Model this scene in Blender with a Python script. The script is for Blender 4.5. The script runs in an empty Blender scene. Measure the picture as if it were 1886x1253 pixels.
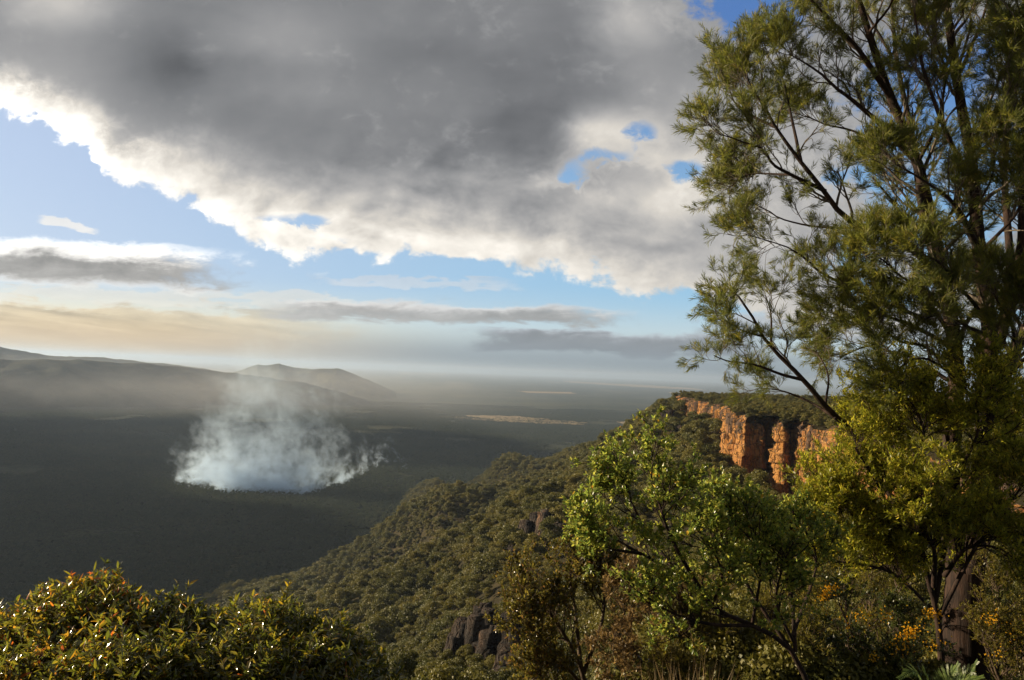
import bpy, math
import numpy as np
from mathutils import Matrix, Vector

R = math.radians
rng = np.random.default_rng(11)
sc = bpy.context.scene
COL = sc.collection

# ------------------------------------------------------------------ camera
W, H = 1886.0, 1253.0
LENS = 24.0
F = LENS / 36.0 * W
EYE = np.array([0.0, 0.0, 400.0])
PITCH, ROLL = R(2.62), R(2.2)
fwd = np.array([0, math.cos(PITCH), math.sin(PITCH)])
r0 = np.array([1.0, 0, 0])
u0 = np.array([0, -math.sin(PITCH), math.cos(PITCH)])
rgt = r0 * math.cos(ROLL) + u0 * math.sin(ROLL)
upv = -r0 * math.sin(ROLL) + u0 * math.cos(ROLL)
cam = bpy.data.cameras.new('camera')
cam.lens, cam.sensor_width = LENS, 36.0
cam.clip_start, cam.clip_end = 0.1, 300000.0
cam_ob = bpy.data.objects.new('camera', cam)
m = Matrix.Identity(4)
for i in range(3):
    m[i][0], m[i][1], m[i][2], m[i][3] = rgt[i], upv[i], -fwd[i], EYE[i]
cam_ob.matrix_world = m
COL.objects.link(cam_ob)
sc.camera = cam_ob

SUN_AZ, SUN_EL = R(-76.0), R(15.0)
SUN = np.array([math.sin(SUN_AZ) * math.cos(SUN_EL), math.cos(SUN_AZ) * math.cos(SUN_EL), math.sin(SUN_EL)])
EXPOSURE = 1.15
sc.view_settings.view_transform = 'Standard'
sc.view_settings.look = 'None'
sc.view_settings.exposure = EXPOSURE
sc.view_settings.gamma = 1.0
sc.cycles.max_bounces = 6
sc.cycles.diffuse_bounces = 3
sc.cycles.glossy_bounces = 2
sc.cycles.transmission_bounces = 3
sc.cycles.volume_bounces = 5
sc.cycles.volume_step_rate = 0.5
sc.cycles.transparent_max_bounces = 8
sc.cycles.sample_clamp_indirect = 4.0
sc.cycles.caustics_reflective = False
sc.cycles.caustics_refractive = False
sc.cycles.volume_max_steps = 256


def ray(px, py):
    """direction in the world through a point of the photograph"""
    return fwd + rgt * ((px - W / 2) / F) - upv * ((py - H / 2) / F)


def at(px, py, depth):
    return EYE + ray(px, py) * depth


def azt(px, py):
    d = ray(px, py)
    return math.atan2(d[0], d[1]), d[2] / math.hypot(d[0], d[1])


def ground(px, py, z=0.0):
    d = ray(px, py)
    return EYE + d * ((z - EYE[2]) / d[2])


# ------------------------------------------------------------------ node expressions
class X:
    """a socket that can be used in arithmetic"""
    def __init__(s, nt, sock): s.nt, s.k = nt, sock
    def op(s, o, *b, clamp=False):
        n = s.nt.nodes.new('ShaderNodeMath'); n.operation = o; n.use_clamp = clamp
        for i, v in enumerate((s,) + b):
            if isinstance(v, X): s.nt.links.new(v.k, n.inputs[i])
            else: n.inputs[i].default_value = v
        return X(s.nt, n.outputs[0])
    def __add__(s, b): return s.op('ADD', b)
    __radd__ = __add__
    def __mul__(s, b): return s.op('MULTIPLY', b)
    __rmul__ = __mul__
    def __sub__(s, b): return s.op('SUBTRACT', b)
    def __rsub__(s, b): return s.op('MULTIPLY', -1.0).op('ADD', b)
    def __truediv__(s, b): return s.op('DIVIDE', b)
    def pow(s, b): return s.op('POWER', b)
    def max(s, b): return s.op('MAXIMUM', b)
    def min(s, b): return s.op('MINIMUM', b)
    def exp(s): return s.op('EXPONENT')
    def abs(s): return s.op('ABSOLUTE')
    def sat(s): return s.op('MULTIPLY', 1.0, clamp=True)
    def step(s, a, b, lo=0.0, hi=1.0):
        n = s.nt.nodes.new('ShaderNodeMapRange'); n.interpolation_type = 'SMOOTHSTEP'
        s.nt.links.new(s.k, n.inputs[0])
        for i, v in enumerate((a, b, lo, hi)):
            if isinstance(v, X): s.nt.links.new(v.k, n.inputs[i + 1])
            else: n.inputs[i + 1].default_value = v
        return X(s.nt, n.outputs[0])
    def curve(s, pts, x0, x1, y0, y1):
        t = (s - x0) / (x1 - x0)
        n = s.nt.nodes.new('ShaderNodeFloatCurve')
        c = n.mapping.curves[0]
        pts = sorted(((min(max((a - x0) / (x1 - x0), 0), 1), min(max((b - y0) / (y1 - y0), 0), 1)) for a, b in pts))
        while len(c.points) < len(pts): c.points.new(0.5, 0.5)
        for p, (a, b) in zip(c.points, pts): p.location = (a, b); p.handle_type = 'AUTO_CLAMPED'
        n.mapping.update()
        s.nt.links.new(t.sat().k, n.inputs['Value'])
        return X(s.nt, n.outputs[0]) * (y1 - y0) + y0


def vec(nt, *c):
    n = nt.nodes.new('ShaderNodeCombineXYZ')
    for i, v in enumerate(c):
        if isinstance(v, X): nt.links.new(v.k, n.inputs[i])
        else: n.inputs[i].default_value = v
    return X(nt, n.outputs[0])


def sep(v):
    n = v.nt.nodes.new('ShaderNodeSeparateXYZ'); v.nt.links.new(v.k, n.inputs[0])
    return [X(v.nt, o) for o in n.outputs]


def noise(v, scale, detail=4.0, rough=0.55, dist=0.0, color=False):
    n = v.nt.nodes.new('ShaderNodeTexNoise')
    v.nt.links.new(v.k, n.inputs['Vector'])
    n.inputs['Scale'].default_value = scale; n.inputs['Detail'].default_value = detail
    n.inputs['Roughness'].default_value = rough; n.inputs['Distortion'].default_value = dist
    return X(v.nt, n.outputs[1 if color else 0])


def voronoi(v, scale, out=0, feature='F1', rand=1.0):
    n = v.nt.nodes.new('ShaderNodeTexVoronoi'); n.feature = feature
    v.nt.links.new(v.k, n.inputs['Vector'])
    n.inputs['Scale'].default_value = scale; n.inputs['Randomness'].default_value = rand
    return X(v.nt, n.outputs[out])


def vscale(v, sx, sy, sz):
    n = v.nt.nodes.new('ShaderNodeVectorMath'); n.operation = 'MULTIPLY'
    v.nt.links.new(v.k, n.inputs[0]); n.inputs[1].default_value = (sx, sy, sz)
    return X(v.nt, n.outputs[0])


def vadd(v, w):
    n = v.nt.nodes.new('ShaderNodeVectorMath'); n.operation = 'ADD'
    v.nt.links.new(v.k, n.inputs[0]); v.nt.links.new(w.k, n.inputs[1])
    return X(v.nt, n.outputs[0])


def mix(a, b, fac):
    nt = fac.nt
    n = nt.nodes.new('ShaderNodeMix'); n.data_type = 'RGBA'
    nt.links.new(fac.k, n.inputs[0])
    for i, v in ((6, a), (7, b)):
        if isinstance(v, X): nt.links.new(v.k, n.inputs[i])
        else: n.inputs[i].default_value = (*v, 1.0)
    return X(nt, n.outputs[2])


def cscale(c, f):
    """colour times a number"""
    nt = f.nt if isinstance(f, X) else c.nt
    n = nt.nodes.new('ShaderNodeVectorMath'); n.operation = 'SCALE'
    if isinstance(c, X): nt.links.new(c.k, n.inputs[0])
    else: n.inputs[0].default_value = c
    if isinstance(f, X): nt.links.new(f.k, n.inputs['Scale'])
    else: n.inputs['Scale'].default_value = f
    return X(nt, n.outputs[0])


# ------------------------------------------------------------------ world: sky with cloud layers (functions of direction only)
world = bpy.data.worlds.new("World"); sc.world = world
world.use_nodes = True
nt = world.node_tree
nt.nodes.clear()
sky = nt.nodes.new('ShaderNodeTexSky'); sky.sky_type = 'NISHITA'; sky.sun_disc = False
sky.sun_elevation, sky.sun_rotation = SUN_EL, SUN_AZ
sky.air_density, sky.dust_density, sky.ozone_density = 1.0, 1.0, 2.0
STR = 0.1
KD = 1.0 / (2 ** EXPOSURE) / STR          # picture value -> sky value
skyc = X(nt, sky.outputs[0])
tc = nt.nodes.new('ShaderNodeTexCoord')
gx, gy, gz = sep(X(nt, tc.outputs['Generated']))
gy = gy.max(0.12)
u, v = gx / gy, gz / gy


def uv(px, py):
    d = ray(px, py)
    return d[0] / d[1], d[2] / d[1]


def blob(px, py, rx, ry, warp=None):
    """soft ellipse round a direction"""
    a, b = uv(px, py)
    du, dv = (u - a) / (rx / F), (v - b) / (ry / F)
    if warp is not None:
        du, dv = du + warp[0], dv + warp[1]
    return ((du * du + dv * dv) * -1.0).exp()


# rotated coordinate so that the bands may tilt a little
P3 = vec(nt, u, v * 1.55, 0.0)
nA = noise(P3, 3.2, 9.0, 0.56, 0.25) - 0.5
wob = noise(vec(nt, u, v * 1.3, 7.3), 11.0, 8.0, 0.6, 0.3) - 0.5
fine = noise(vec(nt, u, v * 1.2, 3.1), 30.0, 9.0, 0.68, 0.4) - 0.5
lowf = noise(vec(nt, u, v * 1.7, 1.7), 1.9, 4.0, 0.5) - 0.5
# relief: how the billows rise towards the sun
e1, e2 = -0.020, 0.012
relA = noise(vec(nt, u, v * 1.5, 11.0), 6.0, 7.0, 0.52, 0.2)
relB = noise(vec(nt, u + e1, (v + e2) * 1.5, 11.0), 6.0, 7.0, 0.52, 0.2)
relief = (relA - relB) * 7.0
billow = relA - 0.5

edge_px = [(-700, 60), (-300, 130), (0, 192), (110, 225), (170, 262), (205, 312), (270, 335), (350, 372), (430, 415), (500, 448),
           (600, 462), (760, 466), (880, 478), (1000, 483), (1090, 503), (1180, 528), (1290, 548), (1420, 585), (1600, 600), (1900, 560), (2300, 500)]
edge = u.curve([uv(a, b) for a, b in edge_px], -1.6, 1.6, -0.1, 1.1)
wv1 = noise(vec(nt, u, v * 1.3, 2.2), 9.0, 3.0, 0.5, color=True)
puffP = vadd(vec(nt, u, v * 1.25, 0.0), vscale(wv1, 0.05, 0.05, 0.0))


def puffs(p, sc_, det=3.0):
    n_ = nt.nodes.new('ShaderNodeTexVoronoi'); n_.feature = 'SMOOTH_F1'; n_.normalize = True
    nt.links.new(p.k, n_.inputs['Vector'])
    n_.inputs['Scale'].default_value = sc_; n_.inputs['Detail'].default_value = det
    n_.inputs['Roughness'].default_value = 0.55; n_.inputs['Smoothness'].default_value = 0.6
    return X(nt, n_.outputs[0])


puff = puffs(puffP, 11.0)
puffB = puffs(vadd(puffP, vec(nt, -0.014, 0.012, 0.0)), 11.0)
puff_lit = (puffB - puff) * 5.0
s = v - edge + (0.40 - puff) * 0.09 + wob * 0.095 + fine * 0.050 + nA * 0.03
right_part = u.step(-0.35, 0.10)
holes = (blob(1385, 5, 105, 85, (wob * 1.2, nA)) * 1.5
         + blob(1045, 325, 55, 30, (wob * 2.4, fine * 3.0)) * 0.95 + blob(1115, 288, 75, 22, (wob * 2.4, fine * 3.0)) * 0.85
         + blob(1190, 245, 40, 30, (wob * 2.0, fine * 2.0)) * 0.85 + blob(1255, 310, 40, 20, (wob * 2.0, fine * 2.0)) * 0.8
         + blob(580, 405, 45, 16, (wob * 2.5, fine * 3.0)) * 0.85 + blob(470, 402, 90, 16, (wob * 2.5, fine * 2.0)) * 0.8 + blob(640, 445, 60, 14, (wob * 2.5, fine * 3.0)) * 0.6 + blob(330, 345, 60, 14, (wob * 2.5, fine * 3.0)) * 0.5 + blob(1290, 330, 50, 60, (wob * 2.0, fine * 2.0)) * 0.5
         + blob(1740, 260, 210, 330, (wob * 1.6, wob * 1.6)) * 1.15 + blob(1590, 470, 90, 60, (wob, wob)) * 0.6)
hn = holes + wob * 1.2 + fine * 1.1
hole = hn.step(0.50, 0.98)
coverA = s.step(-0.002, 0.016) * (1.0 - hole)

sun_near = ((u + 0.80) * -1.9).exp().min(3.2)        # rises towards the sun's side
depth_in = s.max(0.0)
rim_w = u.curve([(-1.6, 0.10), (-0.75, 0.040), (-0.55, 0.055), (-0.40, 0.085), (-0.2, 0.075), (0.2, 0.055), (0.6, 0.06), (1.6, 0.08)], -1.6, 1.6, 0.0, 0.2)
rim = ((depth_in / rim_w).pow(2.0) * -1.0).exp()
hole_rim = hn.step(0.05, 0.55) * 0.5
lower = (blob(880, 375, 340, 100) + blob(1230, 400, 240, 140) + blob(620, 400, 150, 55)).min(1.0)
lump = noise(vec(nt, u, v * 1.7, 17.0), 7.5, 6.0, 0.5, 0.3)
lumpB = noise(vec(nt, u - 0.018, (v + 0.016) * 1.7, 17.0), 7.5, 6.0, 0.5, 0.3)
lumps = (lump - lumpB) * 4.0 + puff_lit * 0.5
coreA = 0.232 + lowf * 0.26 + nA * 0.17 + wob * 0.05 + billow * 0.04 + puff_lit * 0.012 + lower * (lumps * 0.11 + (lump - 0.5) * 0.22 + 0.03)
patches = blob(110, 5, 110, 50, (wob, nA)) * 0.34 + blob(1170, 40, 75, 70, (wob * 1.5, nA)) * 0.24 + blob(1110, 243, 65, 38, (wob * 1.6, nA)) * 0.42 \
    + blob(1000, 130, 500, 150) * -0.035 + blob(760, 260, 300, 70, (nA, nA)) * -0.04 + blob(300, 130, 90, 60, (wob, nA)) * -0.07 + blob(30, 150, 260, 90) * 0.12 \
    + blob(330, 130, 70, 55, (wob, wob)) * -0.06 + blob(470, 70, 120, 50, (nA, wob)) * 0.06 + blob(560, 170, 130, 30, (nA, wob)) * 0.04 + blob(800, 90, 140, 60, (nA, wob)) * -0.03 + blob(980, 220, 110, 60, (wob, nA)) * -0.06 + blob(1040, 60, 60, 70, (wob, nA)) * -0.03 + blob(1230, 270, 120, 160, (wob, nA)) * 0.12 + blob(1400, 330, 170, 220, (wob, wob)) * 0.20 + blob(1150, 365, 150, 45, (wob, wob)) * 0.26 + blob(1210, 300, 80, 60, (wob, wob)) * 0.14 + blob(900, 440, 160, 18, (wob, wob)) * 0.15 + blob(1120, 450, 140, 22, (wob, wob)) * -0.06 + blob(560, 60, 120, 60, (nA, wob)) * 0.06
litA = rim * (0.30 + 1.35 * sun_near) * (0.85 + wob * 1.3 + lumps * 0.40 + (0.4 - puff) * 0.8).max(0.12) + hole_rim * 0.22 + patches
valA = (coreA + litA.max(-0.10)).max(0.075)
colA_dark = (0.94, 0.98, 1.06)
colA_lit = (1.05, 0.99, 0.90)
colA = cscale(mix(colA_dark, colA_lit, (valA * 1.8 - 0.2).sat()), valA)


def band(px0, px1, yc, hh, tilt, amp=1.0, seed=0.0, warpk=1.0, stretch=6.0):
    """a long flat cloud: returns cover and height inside it (-1 bottom, 1 top)"""
    a0, b0 = uv(px0, yc - tilt / 2); a1, b1 = uv(px1, yc + tilt / 2)
    t = (u - a0) / (a1 - a0)
    vc = t * (b1 - b0) + b0
    taper = (t * 4.0).sat() * ((1.0 - t) * 3.0).sat()
    n1 = noise(vec(nt, u * (2.0 / stretch) * 4, v * 5.0, seed), 7.0, 9.0, 0.62, 0.5) - 0.5
    n2 = noise(vec(nt, u * 0.8, v * 1.4, seed + 4), 30.0, 7.0, 0.62) - 0.5
    q = (v - vc + n1 * 0.050 * warpk + n2 * 0.022 * warpk) / (hh / F)
    c = (1.0 - (q * q)).step(0.0, 0.75) * (taper + n1 * 1.1 + n2 * 0.9).step(0.15, 0.7)
    return c * amp, q, n1, n2


L1c, L1q, L1n, L1m = band(-400, 500, 482, 48, 45, 0.97, 21.0, 1.0, 5.0)
L1v = 0.36 + L1q.step(0.0, 0.75) * 1.1 + L1q.step(-0.4, -0.9) * 0.6 + L1n * 0.35 + L1m * 0.35
L2c, L2q, L2n, L2m = band(430, 1230, 578, 22, 24, 0.9, 31.0, 0.9, 7.0)
L2v = 0.40 + L2q.step(-0.1, 0.8) * 0.34 + L2n * 0.4 + L2m * 0.3 + (u * -0.2)
L3c, L3q, L3n, L3m = band(820, 1500, 632, 26, 22, 0.9, 41.0, 0.9, 7.0)
L3v = 0.27 + L3q.step(0.2, 1.0) * 0.25 + L3n * 0.25 + L3m * 0.15
L5c, L5q, L5n, L5m = band(-500, 760, 598, 48, 60, 0.85, 51.0, 2.2, 9.0)
L5s = noise(vec(nt, u * 2.2, v * 26.0 + u * 2.0, 5.5), 2.2, 7.0, 0.6, 0.4) - 0.5
L5v = 0.70 + L5n * 0.5 + L5m * 0.35 + L5s * 1.3
L6c, L6q, L6n, L6m = band(60, 190, 415, 9, 26, 0.8, 61.0, 0.7, 5.0)
L7c, L7q, L7n, L7m = band(1180, 2300, 600, 30, 10, 0.8, 71.0, 1.2, 6.0)
L7v = 0.36 + L7q.step(-0.2, 0.9) * 0.2 + L7n * 0.2
L8c, L8q, L8n, L8m = band(560, 1000, 522, 10, 12, 0.45, 81.0, 1.2, 6.0)
L9c, L9q, L9n, L9m = band(-300, 900, 548, 15, 30, 0.5, 91.0, 1.6, 8.0)

# clear sky, whiter towards the horizon and the sun
left = u.step(0.35, -0.75)
base = cscale(skyc, 1.0)
clear = mix((0.075, 0.19, 0.50), (0.30, 0.56, 0.80), v.step(0.55, 0.10))
clear = mix(clear, (0.46, 0.56, 0.76), left * 0.95)
clear = mix(clear, (0.58, 0.70, 0.76), v.step(0.135, 0.04))
warm = v.step(0.12, 0.02) * u.step(0.0, -0.6)
clear = mix(clear, (0.92, 0.74, 0.46), warm * 0.95)
clear = cscale(clear, KD)
base = mix(base, clear, u * 0.0 + 0.85)


def over(bg, colour, val, cover):
    return mix(bg, cscale(cscale(colour, val), KD), cover.sat())


out = over(base, (1.04, 0.85, 0.56), L5v, L5c * left)
out = over(out, (1.0, 0.95, 0.84), L9n * 0.5 + 0.85, L9c)
out = over(out, (0.98, 0.98, 0.98), L8n * 0.5 + 0.75, L8c)
out = over(out, (0.93, 0.98, 1.06), L3v, L3c)
out = over(out, (0.96, 0.98, 1.02), L7v, L7c)
out = over(out, (1.0, 0.98, 0.95), L2v, L2c)
out = over(out, (1.0, 0.97, 0.92), L1v, L1c)
out = over(out, (1.0, 0.97, 0.92), L6n * 0.3 + 0.95, L6c)
out = mix(out, cscale(colA, KD), coverA.sat())
# murk on the horizon
hz = v.step(0.070, 0.012)
hz_col = mix((0.22, 0.27, 0.32), (0.70, 0.51, 0.31), u.step(-0.05, -0.60))
out = mix(out, cscale(hz_col, KD), hz * 0.85)
bg = nt.nodes.new('ShaderNodeBackground'); bg.inputs[1].default_value = STR
nt.links.new(out.k, bg.inputs[0])
wo = nt.nodes.new('ShaderNodeOutputWorld')
nt.links.new(bg.outputs[0], wo.inputs[0])
world.cycles.sampling_method = 'MANUAL'
world.cycles.sample_map_resolution = 512

sun_l = bpy.data.lights.new('sun', 'SUN'); sun_l.energy = 5.0; sun_l.angle = R(0.5)
sun_l.color = (1.0, 0.82, 0.56)
sun_o = bpy.data.objects.new('sun', sun_l); COL.objects.link(sun_o)
sun_o.rotation_euler = Vector(-SUN).to_track_quat('-Z', 'Y').to_euler()
sun_o.location = (-200, 100, 600)


# ------------------------------------------------------------------ helpers: objects
def tag(o, label=None, cat=None, group=None, kind=None):
    if label: o['label'] = label
    if cat: o['category'] = cat
    if group: o['group'] = group
    if kind: o['kind'] = kind
    return o


def empty(name, loc, label, cat, group=None, rot=(0, 0, 0)):
    o = bpy.data.objects.new(name, None); COL.objects.link(o)
    o.empty_display_size = 0.3
    o.location = loc; o.rotation_euler = rot
    return tag(o, label, cat, group)


def mesh_np(name, verts, polys, mats, parent=None, attrs=None, smooth=False, mat_idx=None, link=True):
    """polys: list of (n,k) index arrays"""
    me = bpy.data.meshes.new(name)
    verts = np.asarray(verts, dtype=np.float32)
    me.vertices.add(len(verts)); me.vertices.foreach_set('co', verts.ravel())
    polys = [np.asarray(p, dtype=np.int32) for p in polys if len(p)]
    loops = np.concatenate([p.ravel() for p in polys])
    tot = np.concatenate([np.full(len(p), p.shape[1], dtype=np.int32) for p in polys])
    start = np.concatenate([[0], np.cumsum(tot)[:-1]]).astype(np.int32)
    me.loops.add(len(loops)); me.loops.foreach_set('vertex_index', loops)
    me.polygons.add(len(tot)); me.polygons.foreach_set('loop_start', start)
    me.update(calc_edges=True)
    if smooth: me.polygons.foreach_set('use_smooth', np.ones(len(tot), dtype=bool))
    if mat_idx is not None: me.polygons.foreach_set('material_index', np.asarray(mat_idx, dtype=np.int32))
    for k, a in (attrs or {}).items():
        at_ = me.attributes.new(k, 'FLOAT', 'POINT'); at_.data.foreach_set('value', np.asarray(a, dtype=np.float32))
    for mm in (mats if isinstance(mats, (list, tuple)) else [mats]): me.materials.append(mm)
    if not link: return me
    o = bpy.data.objects.new(name, me); COL.objects.link(o)
    if parent is not None: o.parent = parent
    return o


def norm(a):
    return a / np.maximum(np.linalg.norm(a, axis=-1, keepdims=True), 1e-9)


def _hash(ix, iy, seed):
    h = (ix.astype(np.int64) * 374761393 + iy.astype(np.int64) * 668265263 + seed * 974634777) & 0x7fffffff
    h = ((h ^ (h >> 13)) * 1274126177) & 0x7fffffff
    return ((h ^ (h >> 16)) & 0xffff) / 65535.0


def vnoise(x, y, seed=0):
    ix, iy = np.floor(x), np.floor(y)
    fx, fy = x - ix, y - iy
    fx, fy = fx * fx * (3 - 2 * fx), fy * fy * (3 - 2 * fy)
    a, b = _hash(ix, iy, seed), _hash(ix + 1, iy, seed)
    c, d = _hash(ix, iy + 1, seed), _hash(ix + 1, iy + 1, seed)
    return (a + (b - a) * fx) * (1 - fy) + (c + (d - c) * fx) * fy - 0.5


def fbm(x, y, seed=0, oct=4):
    t, a = 0, 1.0
    for i in range(oct):
        t = t + a * vnoise(x * 2 ** i, y * 2 ** i, seed + i * 17); a *= 0.5
    return t


# ------------------------------------------------------------------ materials
def material(name):
    mt = bpy.data.materials.new(name); mt.use_nodes = True
    n = mt.node_tree; n.nodes.clear()
    o = n.nodes.new('ShaderNodeOutputMaterial')
    return mt, n, o


def principled(n, o, color, rough=0.8, spec=0.3, bump=None, bump_dist=1.0, bump_str=1.0):
    p = n.nodes.new('ShaderNodeBsdfPrincipled')
    if isinstance(color, X): n.links.new(color.k, p.inputs['Base Color'])
    else: p.inputs['Base Color'].default_value = (*color, 1)
    if isinstance(rough, X): n.links.new(rough.k, p.inputs['Roughness'])
    else: p.inputs['Roughness'].default_value = rough
    p.inputs['Specular IOR Level'].default_value = spec
    if bump is not None:
        b = n.nodes.new('ShaderNodeBump'); b.inputs['Distance'].default_value = bump_dist
        b.inputs['Strength'].default_value = bump_str
        n.links.new(bump.k, b.inputs['Height']); n.links.new(b.outputs[0], p.inputs['Normal'])
    if o is not None: n.links.new(p.outputs[0], o.inputs[0])
    return p


def obco(n, which='Object'):
    t = n.nodes.new('ShaderNodeTexCoord'); return X(n, t.outputs[which])


def attr(n, name):
    a = n.nodes.new('ShaderNodeAttribute'); a.attribute_name = name
    return X(n, a.outputs['Fac'])


def obrand(n):
    a = n.nodes.new('ShaderNodeObjectInfo'); return X(n, a.outputs['Random'])


def leaf_mat(name, cols, rough=0.5, spec=0.4, trans=0.35, trans_col=None, per_object=0.0, patch=0.0):
    """cols: list of (position, colour) by the leaf's own random number"""
    mt, n, o = material(name)
    r = attr(n, 'rnd')
    if per_object:
        r = (r * (1 - per_object - patch) + obrand(n) * per_object)
    if patch:      # neighbouring trees share a tint
        oi = n.nodes.new('ShaderNodeObjectInfo')
        loc = vscale(X(n, oi.outputs['Location']), 1, 1, 0)
        r = r + ((noise(loc, 0.0022, 5, 0.6) - 0.5) * 2.6 + 0.5).sat() * patch
    rp = n.nodes.new('ShaderNodeValToRGB'); n.links.new(r.k, rp.inputs[0])
    el = rp.color_ramp.elements
    while len(el) < len(cols): el.new(0.5)
    for e, (p, c) in zip(el, cols): e.position = p; e.color = (*c, 1)
    col = X(n, rp.outputs[0])
    p = principled(n, None, col, rough, spec)
    t = n.nodes.new('ShaderNodeBsdfTranslucent')
    tcol = cscale(col, 2.1) if trans_col is None else mix(col, trans_col, r * 0.0 + 0.6)
    n.links.new(tcol.k, t.inputs[0])
    mx = n.nodes.new('ShaderNodeMixShader'); mx.inputs[0].default_value = trans
    n.links.new(p.outputs[0], mx.inputs[1]); n.links.new(t.outputs[0], mx.inputs[2])
    n.links.new(mx.outputs[0], o.inputs[0])
    return mt


def bark_mat(name, c0, c1, sc_=12.0):
    mt, n, o = material(name)
    g = obco(n)
    f = noise(vscale(g, 1, 1, 0.18), sc_, 6, 0.65)
    principled(n, o, mix(c0, c1, f.step(0.35, 0.7)), 0.85, 0.25, noise(vscale(g, 1, 1, 0.12), sc_ * 1.5, 5, 0.7), 0.02, 1.0)
    return mt


M = {}
M['bark_dark'] = bark_mat('dark_bark', (0.010, 0.006, 0.0045), (0.038, 0.020, 0.013))
M['bark_grey'] = bark_mat('grey_bark', (0.05, 0.040, 0.030), (0.17, 0.14, 0.11), 25)
M['bark_twig'] = bark_mat('twig_bark', (0.035, 0.022, 0.014), (0.10, 0.07, 0.045), 30)
M['bark_far'] = bark_mat('gum_bark', (0.07, 0.06, 0.05), (0.22, 0.19, 0.16), 3)
M['needle'] = leaf_mat('she_oak_needles', [(0, (0.042, 0.056, 0.011)), (0.45, (0.086, 0.098, 0.016)), (0.8, (0.14, 0.135, 0.020)), (1, (0.20, 0.15, 0.026))], 0.5, 0.35, 0.45)
M['bright'] = leaf_mat('bright_green_leaves', [(0, (0.085, 0.100, 0.010)), (0.5, (0.18, 0.185, 0.016)), (0.85, (0.27, 0.24, 0.022)), (1, (0.34, 0.26, 0.035))], 0.42, 0.45, 0.60)
M['blue'] = leaf_mat('waxy_green_leaves', [(0, (0.065, 0.100, 0.020)), (0.4, (0.135, 0.175, 0.030)), (0.75, (0.26, 0.26, 0.040)), (0.97, (0.22, 0.21, 0.05)), (1, (0.40, 0.22, 0.02))], 0.28, 0.6, 0.58)
M['gloss'] = leaf_mat('glossy_bush_leaves', [(0, (0.026, 0.034, 0.006)), (0.45, (0.085, 0.094, 0.010)), (0.80, (0.17, 0.135, 0.011)), (0.92, (0.27, 0.14, 0.012)), (1, (0.36, 0.09, 0.015))], 0.20, 1.0, 0.5)
M['olive'] = leaf_mat('olive_shrub_leaves', [(0, (0.05, 0.05, 0.010)), (0.5, (0.10, 0.088, 0.016)), (0.85, (0.15, 0.115, 0.02)), (1, (0.20, 0.10, 0.03))], 0.25, 0.6, 0.45)
M['dry'] = leaf_mat('dry_brown_leaves', [(0, (0.06, 0.036, 0.012)), (0.5, (0.13, 0.082, 0.026)), (1, (0.24, 0.16, 0.06))], 0.4, 0.4, 0.3)
M['feather'] = leaf_mat('feathery_leaves', [(0, (0.055, 0.055, 0.009)), (0.5, (0.11, 0.10, 0.014)), (1, (0.18, 0.135, 0.020))], 0.45, 0.4, 0.5)
M['darkleaf'] = leaf_mat('dark_green_leaves', [(0, (0.030, 0.045, 0.012)), (0.6, (0.060, 0.075, 0.018)), (1, (0.12, 0.11, 0.022))], 0.32, 0.5, 0.4)
M['flower'] = leaf_mat('yellow_wattle_flowers', [(0, (0.45, 0.24, 0.01)), (0.5, (0.62, 0.36, 0.015)), (1, (0.72, 0.48, 0.03))], 0.7, 0.2, 0.3)
M['frond'] = leaf_mat('fern_frond', [(0, (0.05, 0.085, 0.020)), (1, (0.11, 0.14, 0.035))], 0.4, 0.4, 0.35)
M['grass'] = leaf_mat('dry_grass_blades', [(0, (0.12, 0.075, 0.03)), (0.6, (0.22, 0.15, 0.07)), (1, (0.30, 0.22, 0.11))], 0.5, 0.3, 0.35)
M['gum'] = leaf_mat('gum_tree_leaves', [(0, (0.034, 0.042, 0.010)), (0.4, (0.075, 0.074, 0.013)), (0.75, (0.125, 0.105, 0.016)), (1, (0.17, 0.12, 0.020))], 0.5, 0.3, 0.20, per_object=0.42, patch=0.28)
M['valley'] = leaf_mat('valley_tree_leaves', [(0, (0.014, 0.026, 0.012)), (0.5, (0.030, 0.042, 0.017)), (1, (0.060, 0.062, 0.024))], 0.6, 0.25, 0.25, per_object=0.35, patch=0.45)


def soil_mat():
    mt, n, o = material('slope_soil')
    g = obco(n)
    f = noise(g, 0.05, 8, 0.65); f2 = noise(g, 1.2, 6, 0.7)
    c = mix((0.020, 0.016, 0.009), (0.050, 0.036, 0.018), f.step(0.4, 0.65))
    c = mix(c, (0.035, 0.034, 0.011), f2.step(0.45, 0.65))
    principled(n, o, c, 0.95, 0.1, noise(g, 0.6, 8, 0.7), 0.8)
    return mt


def plain_mat():
    mt, n, o = material('valley_forest_floor')
    g = obco(n)
    cells = voronoi(g, 0.10)
    big = noise(g, 0.0009, 6, 0.6); mid = noise(g, 0.006, 6, 0.65); sm = noise(g, 0.06, 4, 0.7)
    c = mix((0.018, 0.025, 0.013), (0.050, 0.056, 0.026), mid.step(0.38, 0.62))
    c = mix(c, (0.085, 0.080, 0.036), (big + sm * 0.3).step(0.55, 0.85))
    c = mix(c, (0.018, 0.022, 0.013), cells.step(0.35, 0.75) * 0.7)
    x, y, z = sep(g)
    streak = noise(vec(n, x * 0.00035, y * 0.00007, 2.0), 1.0, 6, 0.6)
    far = y.step(9000.0, 20000.0)
    c = mix(c, (0.17, 0.14, 0.085), (streak + big * 0.3).step(0.68, 0.80) * far * 0.7)
    h = cells * -6.0 + mid * 10.0 + sm * 5.0
    principled(n, o, c, 0.95, 0.05, h, 1.0)
    return mt


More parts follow.
